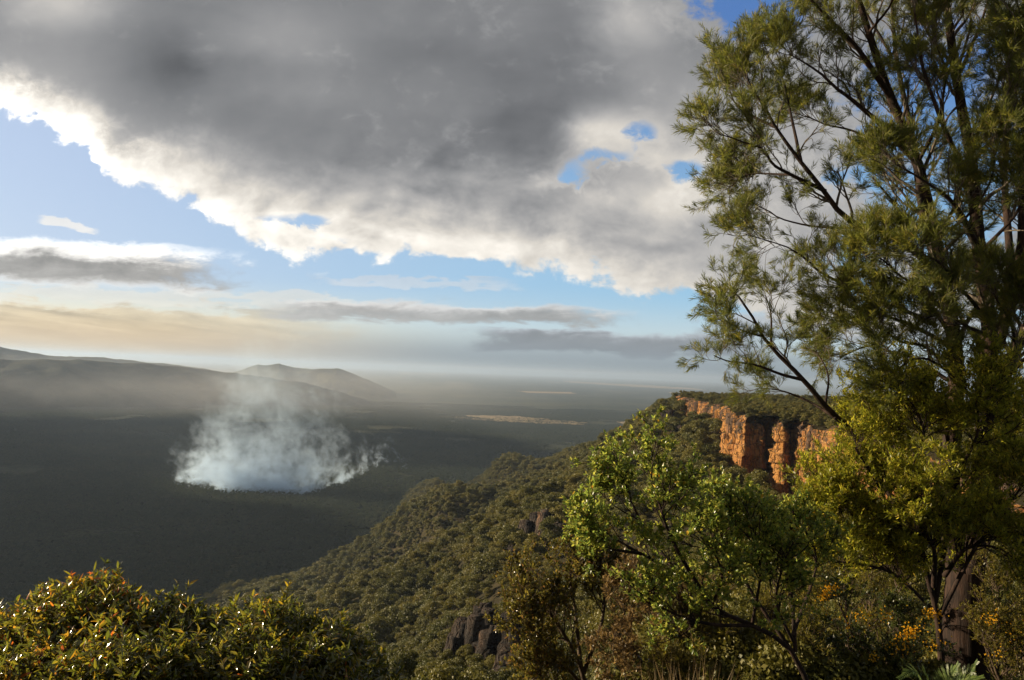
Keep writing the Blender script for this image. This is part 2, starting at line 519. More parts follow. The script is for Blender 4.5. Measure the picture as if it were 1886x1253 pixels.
def field_mat():
    mt, n, o = material('dry_field')
    g = obco(n)
    c = mix((0.20, 0.145, 0.075), (0.32, 0.24, 0.13), noise(g, 0.012, 6, 0.65).step(0.35, 0.65))
    c = mix(c, (0.06, 0.055, 0.03), noise(g, 0.02, 5, 0.7).step(0.60, 0.70) * 0.8)
    principled(n, o, c, 0.95, 0.05)
    return mt


def hill_mat():
    mt, n, o = material('hill_forest')
    g = obco(n)
    c = mix((0.026, 0.030, 0.018), (0.060, 0.056, 0.030), noise(g, 0.006, 8, 0.65).step(0.35, 0.65))
    principled(n, o, c, 0.95, 0.05, noise(g, 0.02, 8, 0.75), 25.0)
    return mt


def rock_mat(name, orange=True):
    mt, n, o = material(name)
    g = obco(n)
    strata = noise(vscale(g, 0.03, 0.03, 0.55), 1.0, 6, 0.6, 0.4)
    blot = noise(g, 0.10, 6, 0.6)
    streak = noise(vscale(g, 1, 1, 0.10), 0.22, 6, 0.65)
    crack = voronoi(vadd(vscale(g, 0.22, 0.22, 0.10), vscale(noise(g, 0.3, 3, 0.6, color=True), 0.5, 0.5, 0.5)), 1.0, feature='DISTANCE_TO_EDGE')
    fine_ = noise(g, 1.1, 7, 0.7)
    if orange:
        c = mix((0.30, 0.125, 0.030), (0.50, 0.27, 0.085), (blot * 0.6 + fine_ * 0.4).step(0.40, 0.60))
        c = mix(c, (0.55, 0.33, 0.15), strata.step(0.56, 0.70) * 0.6)
        c = mix(c, (0.22, 0.062, 0.018), (blot + fine_ * 0.5).step(0.72, 0.90) * 0.7)
        zz = sep(g)[2]
        c = mix(c, (0.060, 0.045, 0.038), (streak + (zz - 352.0) * 0.006).step(0.53, 0.66) * 0.92)
    else:
        c = mix((0.022, 0.018, 0.016), (0.085, 0.062, 0.048), blot.step(0.35, 0.65))
        c = mix(c, (0.24, 0.125, 0.065), streak.step(0.58, 0.70) * 0.8)
        c = mix(c, (0.05, 0.052, 0.035), fine_.step(0.55, 0.7) * 0.6)
    c = mix(c, (0.04, 0.025, 0.018), crack.step(0.05, 0.0) * 0.8)
    h = strata * 2.5 + fine_ * 1.4 + crack.min(0.12) * 10.0 + streak * 1.2
    principled(n, o, c, 0.9, 0.2, h, 1.0 if orange else 2.2)
    return mt


M['soil'], M['plain'], M['field'], M['hill'] = soil_mat(), plain_mat(), field_mat(), hill_mat()
M['cliff'], M['crag'] = rock_mat('orange_sandstone'), rock_mat('dark_rock', False)


# ------------------------------------------------------------------ terrain: polar sheet round the lookout
def zpt(px, py, r):
    a, t = azt(px, py)
    return (a, math.log(r), t)


ctrl = []
# what the picture shows: (x, y, distance)
for c in [(860, 917, 950), (800, 924, 980), (740, 963, 1030), (660, 1020, 1160), (520, 1090, 1160), (380, 1125, 1120), (940, 908, 960),
          (1000, 884, 1040), (1080, 840, 1000), (1150, 813, 900), (1200, 784, 850), (1240, 752, 860), (1270, 780, 830), (1320, 795, 660),
          (1340, 884, 480), (1300, 815, 620), (1300, 880, 470), (1200, 850, 600), (1200, 930, 430), (1100, 860, 740), (1050, 905, 650),
          (1100, 960, 420), (990, 972, 470), (810, 1018, 640), (890, 983, 610), (958, 955, 600), (720, 1068, 690), (800, 1000, 880), (880, 968, 890), (750, 1025, 930), (840, 950, 910), (930, 945, 890), (900, 1060, 430), (800, 1090, 540), (600, 1105, 720), (450, 1150, 760),
          (750, 1150, 480), (880, 1150, 300), (930, 1245, 180), (1000, 1100, 300), (600, 1240, 400), (1100, 1250, 120), (1300, 1000, 300),
          (1180, 1050, 240), (1500, 1000, 170), (1700, 1000, 110), (1346, 905, 530), (1360, 920, 430), (1380, 922, 440), (1420, 930, 400), (1470, 940, 350), (1550, 960, 285), (1650, 960, 245), (1750, 980, 210), (1886, 1000, 180), (1335, 800, 640)]:
    ctrl.append(zpt(*c))


def hp(deg, r, z):
    ctrl.append((R(deg), math.log(r), (z - 400.0) / r))


# hidden drops behind the crest lines
for px, r, z in [(890, 780, 160), (830, 790, 135), (950, 770, 185), (760, 830, 90), (890, 700, 190), (830, 710, 165), (860, 1150, 165), (860, 1450, 20), (860, 1800, -120), (790, 1200, 130), (790, 1500, -20), (730, 1300, 60), (730, 1600, -60), (660, 1350, 20),
                 (660, 1600, -70), (520, 1350, -40), (380, 1300, -50), (950, 1200, 170), (1000, 1350, 175), (1080, 1300, 235)]:
    a, _ = azt(px, 690)
    ctrl.append((a, math.log(r), (z - 400) / r))
# the darker farther spur
for c in [(890, 887, 1650), (1000, 857, 1600), (1080, 832, 1550)]: ctrl.append(zpt(*c))
for px, r, z in [(840, 1800, 40), (890, 1950, 60), (1000, 1950, 90), (1080, 1900, 120), (1000, 2500, -150), (890, 2500, -150), (1150, 1500, 240), (1150, 2300, -60), (1250, 1400, 300),
                 (1250, 2300, 0)]:
    a, _ = azt(px, 690)
    ctrl.append((a, math.log(r), (z - 400) / r))
for deg in (-110, -80, -60, -45, -34, -26):
    for r, z in [(1.2, 398.3), (3, 397.9), (5, 396.7), (9, 393.5), (20, 382), (60, 345), (150, 290), (400, 170), (700, 65), (950, -15), (1300, -110), (2500, -300)]:
        hp(deg, r, z)
for deg in (-14, -4, 6):
    for r, z in [(1.2, 398.3), (3, 397.8), (5, 396.6), (9, 393.8), (20, 385), (60, 362), (110, 345)]:
        hp(deg, r, z)
for deg in (16, 24, 32, 40):
    for r, z in [(1.2, 398.3), (3, 397.7), (5, 397.0), (9, 395.7), (14, 393.8), (30, 389), (70, 375)]:
        hp(deg, r, z)
for deg in (24, 32, 40): hp(deg, 400, 325); hp(deg, 900, 330); hp(deg, 2300, 150)
for deg in (55, 80, 110):
    for r, z in [(1.2, 398.3), (5, 397.5), (14, 394), (70, 380), (200, 350), (900, 330), (2300, 150)]: hp(deg, r, z)
ctrl = np.array(ctrl)
XS, YS = 1.0, 0.35


def tps_fit(c, lam=1e-6):
    p = np.stack([c[:, 0] * XS, c[:, 1] * YS], 1)
    d = np.linalg.norm(p[:, None] - p[None], axis=-1)
    K = np.where(d > 0, d * d * np.log(d + 1e-12), 0) + np.eye(len(p)) * lam
    Pm = np.concatenate([np.ones((len(p), 1)), p], 1)
    A = np.block([[K, Pm], [Pm.T, np.zeros((3, 3))]])
    w = np.linalg.solve(A, np.concatenate([c[:, 2], np.zeros(3)]))
    return p, w


tp, tw = tps_fit(ctrl)


def tps(a, lr):
    q = np.stack([a.ravel() * XS, lr.ravel() * YS], 1)
    out_ = np.empty(len(q))
    for i in range(0, len(q), 20000):
        qq = q[i:i + 20000]
        d = np.linalg.norm(qq[:, None] - tp[None], axis=-1)
        out_[i:i + 20000] = (np.where(d > 0, d * d * np.log(d + 1e-12), 0) @ tw[:len(tp)]) + tw[len(tp)] + qq @ tw[len(tp) + 1:]
    return out_.reshape(a.shape)


def height_raw(a, r):
    rr = np.clip(r, 1.2, 2500)
    z = 400 + tps(a, np.log(rr)) * rr
    x, y = r * np.sin(a), r * np.cos(a)
    k = np.clip((r - 120) / 500, 0, 1) * np.interp(a, [R(10), R(15)], [1.0, 0.25])
    z = z + k * (fbm(x / 125, y / 125, 3, 4) * 15 + fbm(x / 45, y / 45, 9, 3) * 4.5) + np.clip(r / 40, 0, 1) * fbm(x / 9, y / 9, 5, 3) * 1.0 + fbm(x / 1.5, y / 1.5, 8, 2) * 0.10
    z = np.where(r > 2300, -400, z)
    floor_ = fbm(x / 600, y / 600, 21, 3) * 6 - 2
    d = (z - floor_) / 9.0
    return np.where(d > 6, z, floor_ + 9.0 * np.log1p(np.exp(np.clip(d, -30, 6.5)))), d


NA, AZ0, AZ1 = 620, R(-112), R(112)
azs = np.linspace(AZ0, AZ1, NA)
rs = np.concatenate([np.geomspace(1.0, 2600, 330), np.geomspace(2600, 90000, 50)[1:]])
AA, RR = np.meshgrid(azs, rs, indexing='ij')
ZZ, DD = height_raw(AA, RR)
NR = len(rs)
tv = np.stack([RR * np.sin(AA), RR * np.cos(AA), ZZ], -1).reshape(-1, 3)
idx = np.arange(NA * NR).reshape(NA, NR)
tq = np.stack([idx[:-1, :-1], idx[:-1, 1:], idx[1:, 1:], idx[1:, :-1]], -1).reshape(-1, 4)[:, ::-1]
fz = DD[:-1, :-1].reshape(-1)
tag(mesh_np('terrain', tv, [tq], [M['soil'], M['plain']], smooth=True, mat_idx=(fz < 0.8).astype(int)), kind='structure')
# highest line of sight so far, used to leave out trees nobody can see
TT = (ZZ - 400) / RR
CUM = np.maximum.accumulate(np.where(RR < 14, -9.0, TT), axis=1)


def gidx(a, r):
    ia = np.clip((a - AZ0) / (AZ1 - AZ0) * (NA - 1), 0, NA - 1.001)
    ir = np.clip(np.interp(np.log(r), np.log(rs), np.arange(NR)), 0, NR - 1.001)
    return ia, ir


def sample(G, a, r):
    ia, ir = gidx(a, r)
    i, j = ia.astype(int), ir.astype(int); f, g = ia - i, ir - j
    return (G[i, j] * (1 - f) + G[i + 1, j] * f) * (1 - g) + (G[i, j + 1] * (1 - f) + G[i + 1, j + 1] * f) * g


def zat(x, y):
    a, r = np.arctan2(x, y), np.hypot(x, y)
    return sample(ZZ, np.atleast_1d(a), np.atleast_1d(r))


def project(p):
    d = np.asarray(p) - EYE
    w = d @ fwd
    return W / 2 + F * (d @ rgt) / w, H / 2 - F * (d @ upv) / w, w


# ------------------------------------------------------------------ fields on the plain
def field(pts, seed):
    P = np.array([ground(a, b, 1.5) for a, b in pts])
    c = P.mean(0)
    n = len(P); out_ = []
    for i in range(n):
        a, b = P[i], P[(i + 1) % n]
        for t in np.linspace(0, 1, 12, endpoint=False):
            q = a + (b - a) * t
            k = vnoise(np.array(i * 3.1 + t * 5), np.array(seed * 7.7), seed) * 0.22
            out_.append(q + (q - c) * k * (1 + 1.2 * math.sin(i * 2.1 + t * 9)))
    out_ = np.array(out_); out_[:, 2] = 5.0 if c[1] < 12000 else 8.0
    nn = len(out_)
    vs = np.concatenate([out_, [[c[0], c[1], out_[0, 2]]]])
    i = np.arange(nn)
    tag(mesh_np('field', vs, [np.stack([i, (i + 1) % nn, np.full(nn, nn)], -1)], M['field']), kind='structure')


for k, f_ in enumerate([[(815, 769), (880, 766), (950, 767), (1020, 773), (1085, 779), (1075, 783), (1000, 781), (920, 777), (860, 773)],
                        [(1135, 777), (1205, 778), (1200, 784), (1150, 783)], [(955, 721), (1050, 723), (1060, 726), (970, 724.5)],
                        [(1040, 702), (1150, 708), (1290, 716), (1305, 720), (1180, 713.5), (1050, 705)], [(1230, 723), (1300, 726), (1300, 729), (1235, 726)],
                        [(735, 687), (830, 689), (820, 691), (740, 689.5)]]):
    field(f_, k)


# ------------------------------------------------------------------ hills
def ridge(name, crest, r_of, width, seed):
    cx = [c[0] for c in crest]
    n, k = 240, 41
    pxs = np.linspace(cx[0], cx[-1], n)
    pys = np.interp(pxs, cx, [c[1] for c in crest])
    rr = np.interp(pxs, [c[0] for c in r_of], [c[1] for c in r_of])
    V_ = np.zeros((n, k, 3))
    for i in range(n):
        a, t = azt(pxs[i], pys[i])
        hgt = 400 + t * rr[i]
        for j, s_ in enumerate(np.linspace(-1, 1, k)):
            q = rr[i] + s_ * width
            x, y = q * math.sin(a), q * math.cos(a)
            prof = max(0.0, 1 - abs(s_) ** 1.15)
            prof = prof ** 0.8
            g = fbm(np.array(x / 420), np.array(y / 420), seed, 5)
            V_[i, j] = (x, y, max(-20, hgt * prof * (1 + g * 0.55 * (1 - prof) * 2) + g * 30 * (1 - prof) + fbm(np.array(x / 130), np.array(y / 130), seed + 40, 4) * 16 - 12 * abs(s_)))
    ii = np.arange(n * k).reshape(n, k)
    q = np.stack([ii[:-1, :-1], ii[1:, :-1], ii[1:, 1:], ii[:-1, 1:]], -1).reshape(-1, 4)
    tag(mesh_np(name, V_.reshape(-1, 3), [q[:, ::-1]], M['hill'], smooth=True), kind='structure')


ridge('hills', [(-500, 625), (-200, 632), (0, 639), (60, 650), (110, 657), (190, 659), (270, 667), (330, 673), (380, 679), (430, 690), (520, 705), (640, 725)],
      [(-500, 9000), (640, 10500)], 1600, 5)
ridge('hills', [(-500, 655), (0, 662), (150, 663), (260, 669), (350, 677), (430, 687), (500, 696), (560, 706), (625, 721), (680, 742)],
      [(-500, 6300), (680, 7600)], 900, 15)
ridge('hills', [(390, 700), (440, 684), (475, 671), (490, 673), (515, 669), (545, 678), (590, 680), (620, 679), (650, 688), (680, 701), (706, 712), (730, 722)],
      [(390, 10000), (730, 9600)], 1300, 25)

# ------------------------------------------------------------------ cliff and the tableland on top of it
ZTOP = 373.0
line = []
for px, r in [(2500, 110), (2150, 150), (1886, 215), (1750, 270), (1640, 345), (1560, 420), (1500, 478), (1482, 500), (1466, 500), (1464, 516), (1447, 518), (1444, 503), (1434, 505), (1432, 526),
              (1408, 532), (1402, 512), (1384, 514), (1374, 508), (1360, 524), (1346, 530), (1343, 575), (1336, 640), (1316, 715), (1292, 790), (1258, 880)]:
    a, _ = azt(px, 715)
    line.append((r * math.sin(a), r * math.cos(a)))
line += [(235, 960), (330, 1010), (520, 1050)]
line = np.array(line)


def dense(line, step):
    seg = np.linalg.norm(np.diff(line, axis=0), axis=1); c = np.concatenate([[0], np.cumsum(seg)])
    s_ = np.arange(0, c[-1], step)
    return s_, np.stack([np.interp(s_, c, line[:, 0]), np.interp(s_, c, line[:, 1])], 1)


cs, cl = dense(line, 0.8)
ker = np.ones(15) / 15
tan = np.gradient(np.stack([np.convolve(np.pad(cl[:, i], 7, 'edge'), ker, 'valid') for i in (0, 1)], 1), axis=0)
tan = norm(tan)
cn = np.stack([-tan[:, 1], tan[:, 0]], 1)      # outward, towards the valley


def blocks(s_, mean, seed, n=4000):
    g = np.random.default_rng(seed)
    ed = np.cumsum(g.uniform(mean * 0.45, mean * 1.7, n))
    return g.uniform(-1, 1, n)[np.searchsorted(ed, s_)]


NH = 90
zb = zat(cl[:, 0] + cn[:, 0] * 3, cl[:, 1] + cn[:, 1] * 3)
hh = np.linspace(0, 1, NH)
cv = np.zeros((len(cs), NH, 3))
big_ = blocks(cs, 22, 1) * np.where(np.hypot(cl[:, 0], cl[:, 1]) < 535, 3.0, 6.0)
big_ = np.convolve(np.pad(big_, 1, 'edge'), np.ones(3) / 3, 'valid')
smooth_top = fbm(cs / 30, cs * 0, 77, 3) * 5 + blocks(cs, 9, 5) * 1.6
for j, h in enumerate(hh):
    z0 = np.minimum(zb - 6, 352)
    ztop = ZTOP + smooth_top
    z = z0 + (ztop - z0) * h
    lay = np.floor((z + fbm(cs / 40, cs * 0 + 3, 5, 2) * 7) / 7.5)
    off = big_ * 1.0
    g2 = _hash(np.floor(cs / 7.0 + lay * 0.37), lay, 3) - 0.5
    g3 = _hash(np.floor(cs / 2.6 + lay * 0.71), np.floor(z / 2.3), 9) - 0.5
    g4 = _hash(np.floor(cs / 11), lay * 0, 19) - 0.5
    off = off + g2 * 3.0 + g3 * 1.5 + g4 * 3.0 + (_hash(lay, lay * 0, 33) - 0.5) * 4.2 + fbm(cs / 4, z / 4, 41, 4) * 1.6
    off = off + (1 - h) ** 2 * 5.0 - max(0, h - 0.93) / 0.07 * 4.0
    cv[:, j, 0] = cl[:, 0] + cn[:, 0] * off
    cv[:, j, 1] = cl[:, 1] + cn[:, 1] * off
    cv[:, j, 2] = z
ii = np.arange(len(cs) * NH).reshape(len(cs), NH)
cq = np.stack([ii[:-1, :-1], ii[1:, :-1], ii[1:, 1:], ii[:-1, 1:]], -1).reshape(-1, 4)
tag(mesh_np('cliff', cv.reshape(-1, 3), [cq[:, ::-1]], M['cliff']), kind='structure')
wv = [0, 2, 5, 10, 18, 30, 50, 80, 120, 180, 260, 360, 500]
pv = np.zeros((len(cs), len(wv), 3))
smn = np.array([np.mean(cn[max(0, i - 120):i + 120], axis=0) for i in range(len(cs))])
for j, w_ in enumerate(wv):
    p = cv[:, -1, :2] - smn * w_
    pv[:, j, :2] = p
    rise = np.interp(w_, [0, 5, 60, 200, 500], [0, 1.0, 3.0, 5.5, 4.0])
    pv[:, j, 2] = (ZTOP + smooth_top) * max(0, 1 - w_ / 20) + (ZTOP) * min(1, w_ / 20) + rise + (fbm(p[:, 0] / 60, p[:, 1] / 60, 61, 3) * 3 if w_ > 0 else 0)
ii = np.arange(len(cs) * len(wv)).reshape(len(cs), len(wv))
pq = np.stack([ii[:-1, :-1], ii[1:, :-1], ii[1:, 1:], ii[:-1, 1:]], -1).reshape(-1, 4)
tag(mesh_np('plateau', pv.reshape(-1, 3), [pq[:, ::-1]], M['soil'], smooth=True), kind='structure')


# ------------------------------------------------------------------ leaves and branches
def leaves(P, D, N, L, Wd, rnd, kind='blade', curl=0.25, fold=0.25):
    """many leaves at once: base points, directions, upper-side normals, lengths, half widths"""
    n = len(P)
    D = norm(D); S = norm(np.cross(D, N)); N = np.cross(S, D)
    L = np.broadcast_to(L, (n,))[:, None]; Wd = np.broadcast_to(Wd, (n,))[:, None]
    i = np.arange(n)[:, None]
    if kind == 'diamond':
        V_ = np.stack([P, P + D * L * 0.5 + S * Wd, P + D * L - N * L * curl, P + D * L * 0.5 - S * Wd], 1)
        f = [i * 4 + np.array([[0, 1, 2, 3]])]
        k = 4
    elif kind == 'blade':
        c = lambda t: P + D * L * t - N * L * curl * t * t
        V_ = np.stack([P, c(.35) + S * Wd, c(.35) - S * Wd, c(.72) + S * Wd * .75, c(.72) - S * Wd * .75, c(1.0)], 1)
        f = [i * 6 + np.array([[0, 1, 2]]), i * 6 + np.array([[1, 3, 4, 2]]), i * 6 + np.array([[3, 5, 4]])]
        k = 6
    else:  # folded along the midrib
        c = lambda t: P + D * L * t - N * L * curl * t * t
        up_ = N * Wd * fold
        V_ = np.stack([P, c(.3) + S * Wd + up_, c(.3), c(.3) - S * Wd + up_, c(.68) + S * Wd * .8 + up_ * .8, c(.68), c(.68) - S * Wd * .8 + up_ * .8, c(1.0)], 1)
        f = [i * 8 + np.array([[0, 1, 2]]), i * 8 + np.array([[0, 2, 3]]), i * 8 + np.array([[1, 4, 5, 2]]), i * 8 + np.array([[2, 5, 6, 3]]),
             i * 8 + np.array([[4, 7, 5]]), i * 8 + np.array([[5, 7, 6]])]
        k = 8
    return V_.reshape(-1, 3), f, np.repeat(rnd, k)


def merge(parts):
    V_, Fs, A_, o = [], [], [], 0
    for v_, f, a in parts:
        V_.append(v_); A_.append(a); Fs += [x + o for x in f]; o += len(v_)
    by = {}
    for f in Fs: by.setdefault(f.shape[1], []).append(f)
    return np.concatenate(V_), [np.concatenate(x) for x in by.values()], np.concatenate(A_)


def tubes(groups):
    """groups of (points (B,K,3), radii (B,K), sides)"""
    V_, Fs, o = [], [], 0
    for P, r, sd in groups:
        if not len(P): continue
        B, K = P.shape[:2]
        T = norm(np.gradient(P, axis=1))
        ref = np.where(np.abs(T[:, :1, 2:3]) > 0.8, np.array([1.0, 0, 0]), np.array([0, 0, 1.0]))
        ref = np.broadcast_to(ref, T.shape)
        a = norm(np.cross(T, ref)); b = np.cross(T, a)
        th = np.arange(sd) * 2 * np.pi / sd
        ring = P[:, :, None] + (a[:, :, None] * np.cos(th)[None, None, :, None] + b[:, :, None] * np.sin(th)[None, None, :, None]) * r[:, :, None, None]
        V_.append(ring.reshape(-1, 3))
        ix = np.arange(B * K * sd).reshape(B, K, sd) + o
        n1 = np.roll(ix, -1, axis=2)
        Fs.append(np.stack([ix[:, :-1], n1[:, :-1], n1[:, 1:], ix[:, 1:]], -1).reshape(-1, 4))
        o += B * K * sd
    return np.concatenate(V_), [np.concatenate(Fs)]


def smooth_line(pts, K):
    pts = np.array(pts, float)
    n = len(pts)
    P = np.concatenate([[2 * pts[0] - pts[1]], pts, [2 * pts[-1] - pts[-2]]])
    seg = np.linalg.norm(np.diff(pts, axis=0), axis=1); c = np.concatenate([[0], np.cumsum(seg)])
    out_ = []
    for q in np.linspace(0, c[-1], K):
        i = min(np.searchsorted(c, q, 'right') - 1, n - 2); t = (q - c[i]) / max(seg[i], 1e-9)
        p0, p1, p2, p3 = P[i:i + 4]
        out_.append(0.5 * ((2 * p1) + (p2 - p0) * t + (2 * p0 - 5 * p1 + 4 * p2 - p3) * t * t + (3 * p1 - p0 - 3 * p2 + p3) * t ** 3))
    return np.array(out_)


def sprout(P, r, m, t0, t1, ang, length, g, K=5, trop=(0, 0, 0.15), wig=0.25, rk=0.6, lscale=None):
    """m children on every branch of a level"""
    B, Kp = P.shape[:2]
    t = g.uniform(t0, t1, (B, m))
    q = t * (Kp - 1); i = np.minimum(q.astype(int), Kp - 2); f = (q - i)[..., None]
    bi = np.arange(B)[:, None]
    pos = P[bi, i] * (1 - f) + P[bi, i + 1] * f
    tg = norm(P[bi, i + 1] - P[bi, i])
    rad = r[bi, i] * (1 - f[..., 0]) + r[bi, i + 1] * f[..., 0]
    rv = norm(g.normal(size=pos.shape)); rv = norm(rv - tg * np.sum(rv * tg, -1, keepdims=True))
    a = g.uniform(ang[0], ang[1], (B, m))[..., None]
    d = norm(tg * np.cos(a) + rv * np.sin(a) + np.array(trop) * 0.6)
    ln = g.uniform(length[0], length[1], (B, m)) * (1 - 0.35 * t)
    if lscale is not None: ln = ln * lscale[:, None]
    pos, d, ln, rad = pos.reshape(-1, 3), d.reshape(-1, 3), ln.ravel(), rad.ravel()
    pts = [pos]; p = pos
    for k in range(K - 1):
        d = norm(d + g.normal(size=d.shape) * wig + np.array(trop) * 0.5)
        p = p + d * (ln / (K - 1))[:, None]
        pts.append(p)
    Pn = np.stack(pts, 1)
    rn = np.linspace(1, 0.35, K)[None] * (rad * rk)[:, None]
    return Pn, rn


def along(P, m, t0, t1, g):
    B, Kp = P.shape[:2]
    t = g.uniform(t0, t1, (B, m))
    q = t * (Kp - 1); i = np.minimum(q.astype(int), Kp - 2); f = (q - i)[..., None]
    bi = np.arange(B)[:, None]
    pos = P[bi, i] * (1 - f) + P[bi, i + 1] * f
    tg = norm(P[bi, i + 1] - P[bi, i])
    return pos.reshape(-1, 3), tg.reshape(-1, 3)


def twig_leaves(P, m, t0, t1, ang, L, Wd, g, kind, up=0.35, curl=0.2, fold=0.3, tiprnd=0.0):
    pos, tg = along(P, m, t0, t1, g)
    rv = norm(g.normal(size=pos.shape)); rv = norm(rv - tg * np.sum(rv * tg, -1, keepdims=True))
    a = g.uniform(ang[0], ang[1], (len(pos), 1))
    d = norm(tg * np.cos(a) + rv * np.sin(a) + np.array([0, 0, up]))
    nn = norm(np.array([0, 0, 1.0]) + g.normal(size=pos.shape) * 0.45)
    return leaves(pos, d, nn, g.uniform(L[0], L[1], len(pos)), g.uniform(Wd[0], Wd[1], len(pos)), np.clip(g.uniform(0, 1, len(pos)) + tiprnd, 0, 1), kind, curl, fold)


def root_at(x, y):
    return np.array([x, y, float(zat(np.array(x), np.array(y))[0])])


def limbs_px(specs, K, depth0, r_px=None):
    """limbs traced as (points (x, y, depth offset), first radius, last radius)"""
    P, r = [], []
    for pts, ra, rb in specs:
        w = np.array([at(a, b, depth0 + c) for a, b, c in pts])
        P.append(smooth_line(w, K)); r.append(np.linspace(ra, rb, K))
    return np.array(P), np.array(r)


# ------------------------------------------------------------------ far trees
def crown_mesh(name, g, hgt, rad, nleaf, size, mat, lobes=9):
    parts = []
    cen = []
    for k in range(lobes):
        a = g.uniform(0, 2 * np.pi); q = rad * math.sqrt(g.uniform(0, 1)) * 0.75
        cen.append((q * math.cos(a), q * math.sin(a), hgt * g.uniform(0.52, 0.88) - q * 0.15, rad * g.uniform(0.26, 0.46)))
    cen.append((0, 0, hgt * 0.86, rad * 0.4))
    m_ = nleaf // len(cen)
    for c in cen:
        d = norm(g.normal(size=(m_, 3)))
        d[:, 2] = np.where(d[:, 2] < -0.3, -d[:, 2] * 0.5, d[:, 2])
        d = norm(d)
        q = c[3] * g.uniform(0.35, 1.08, (m_, 1)) ** 0.6
        p = np.array(c[:3]) + d * q * np.array([1, 1, 0.72])
        dd = norm(d * 0.5 + g.normal(size=(m_, 3)) + np.array([0, 0, -0.1]))
        nn = norm(d + g.normal(size=(m_, 3)) * 0.5)
        parts.append(leaves(p, dd, nn, g.uniform(0.7, 1.4, m_) * size, g.uniform(0.22, 0.42, m_) * size, np.clip(g.uniform(0, 1, m_), 0, 1), 'diamond', 0.15))
    v_, f, a = merge(parts)
    return mesh_np(name, v_, f, mat, attrs={'rnd': a}, link=False)


def trunk_mesh(name, g, hgt, rad, mat):
    P = [smooth_line([(0, 0, -1.5), (g.normal() * .1, g.normal() * .1, hgt * .3), (g.normal() * .3, g.normal() * .3, hgt * .75)], 7)]
    r = [np.linspace(rad * 0.055, rad * 0.02, 7)]
    for k in range(5):
        a = g.uniform(0, 6.28); z0 = hgt * g.uniform(.25, .5); q = rad * g.uniform(.35, .7)
        P.append(smooth_line([(0, 0, z0), (q * .5 * math.cos(a), q * .5 * math.sin(a), z0 + hgt * .15), (q * math.cos(a), q * math.sin(a), hgt * g.uniform(.6, .8))], 7))
        r.append(np.linspace(rad * 0.03, rad * 0.010, 7))
    v_, f = tubes([(np.array(P), np.array(r), 5)])
    return mesh_np(name, v_, f, mat, link=False)


gv = np.random.default_rng(5)
gum_var = []
for k in range(6):
    hgt, rad = gv.uniform(8.5, 12.5), gv.uniform(3.0, 4.4)
    gum_var.append((crown_mesh('crown', gv, hgt, rad, 2600, 0.42, M['gum'], 9 + k % 4), trunk_mesh('trunk', gv, hgt, rad, M['bark_far'])))
near_var = []
for k in range(4):
    hgt, rad = gv.uniform(6.5, 9.0), gv.uniform(2.6, 3.6)
    near_var.append((crown_mesh('crown', gv, hgt, rad, 9000, 0.22, M['gum'], 12), trunk_mesh('trunk', gv, hgt, rad, M['bark_far'])))

# rock outcrops: (x, y in the photograph, distance, width, height, label, seed)
CRAGS = [
    (985, 985, 430, 34, 26, 'tall dark rock outcrop on the ridge left of the waxy green shrub', 1),
    (1030, 1000, 400, 20, 14, 'low pale-streaked rocks beside the waxy green shrub', 2),
    (880, 1185, 230, 28, 27, 'dark broken crags low on the slope left of the glinting olive shrub', 3),
    (945, 1215, 195, 26, 24, 'dark rock face with orange patches behind the glinting olive shrub', 4),
    (915, 1265, 150, 16, 13, 'dark rocks near the bottom edge below the crags', 5),
    (1225, 780, 800, 40, 24, 'dark rocks on the shoulder left of the far cliff end', 6),
    (1180, 806, 760, 36, 18, 'dark rocks lower down the ridge from the far cliff end', 7),
    (1250, 806, 690, 30, 16, 'grey rocks among trees below the far cliff end', 8),
    (1135, 822, 880, 40, 17, 'farthest dark rocks along the ridge crest', 9),
    (1000, 1150, 260, 18, 15, 'small dark rocks in the trees above the olive shrub', 10),
]

# candidates on the slope
g = np.random.default_rng(31)
nc = 330000
a = g.uniform(R(-45), R(46), nc); r = np.sqrt(g.uniform(40 ** 2, 2100 ** 2, nc))
x, y = r * np.sin(a), r * np.cos(a)
z = sample(ZZ, a, r); d_ = sample(DD, a, r)
# signed side of the cliff line
k0 = (d_ > 0.8) & (((z + 9 - 400) / r) > sample(CUM, a, np.maximum(r * 0.985, 1.01)) - 0.002)
a, r, x, y, z, d_ = (q[k0] for q in (a, r, x, y, z, d_)); nc = len(x)
c4 = cl[::6]
near_i = np.concatenate([np.argmin((c4[None, :, 0] - x[i:i + 5000, None]) ** 2 + (c4[None, :, 1] - y[i:i + 5000, None]) ** 2, axis=1) for i in range(0, nc, 5000)]) * 6
side = (x - cl[near_i, 0]) * cn[near_i, 0] + (y - cl[near_i, 1]) * cn[near_i, 1]
px_, py_, w_ = project(np.stack([x, y, z + 4], 1))
seen = ((z + 9 - 400) / r) > sample(CUM, a, np.maximum(r * 0.985, 1.01)) - 0.002
small = (px_ > 1338) & (side < 40)
keep = (d_ > 0.8) & (side > np.where(px_ > 1338, 11, 7)) & ~((r < 115) & (px_ > 900)) & (px_ > -60) & (px_ < W + 60) & (py_ < H + 120) & seen
_, topy, _ = project(np.stack([x, y, z + 15], 1))
tall = (r < 330) & (topy < np.interp(px_, [600, 900, 1000, 1100, 1300], [1150, 1075, 1030, 1000, 990]))
keep &= ~(tall & (px_ < 1150))
small |= tall
keep &= fbm(x / 38, y / 38, 51, 3) > -0.55
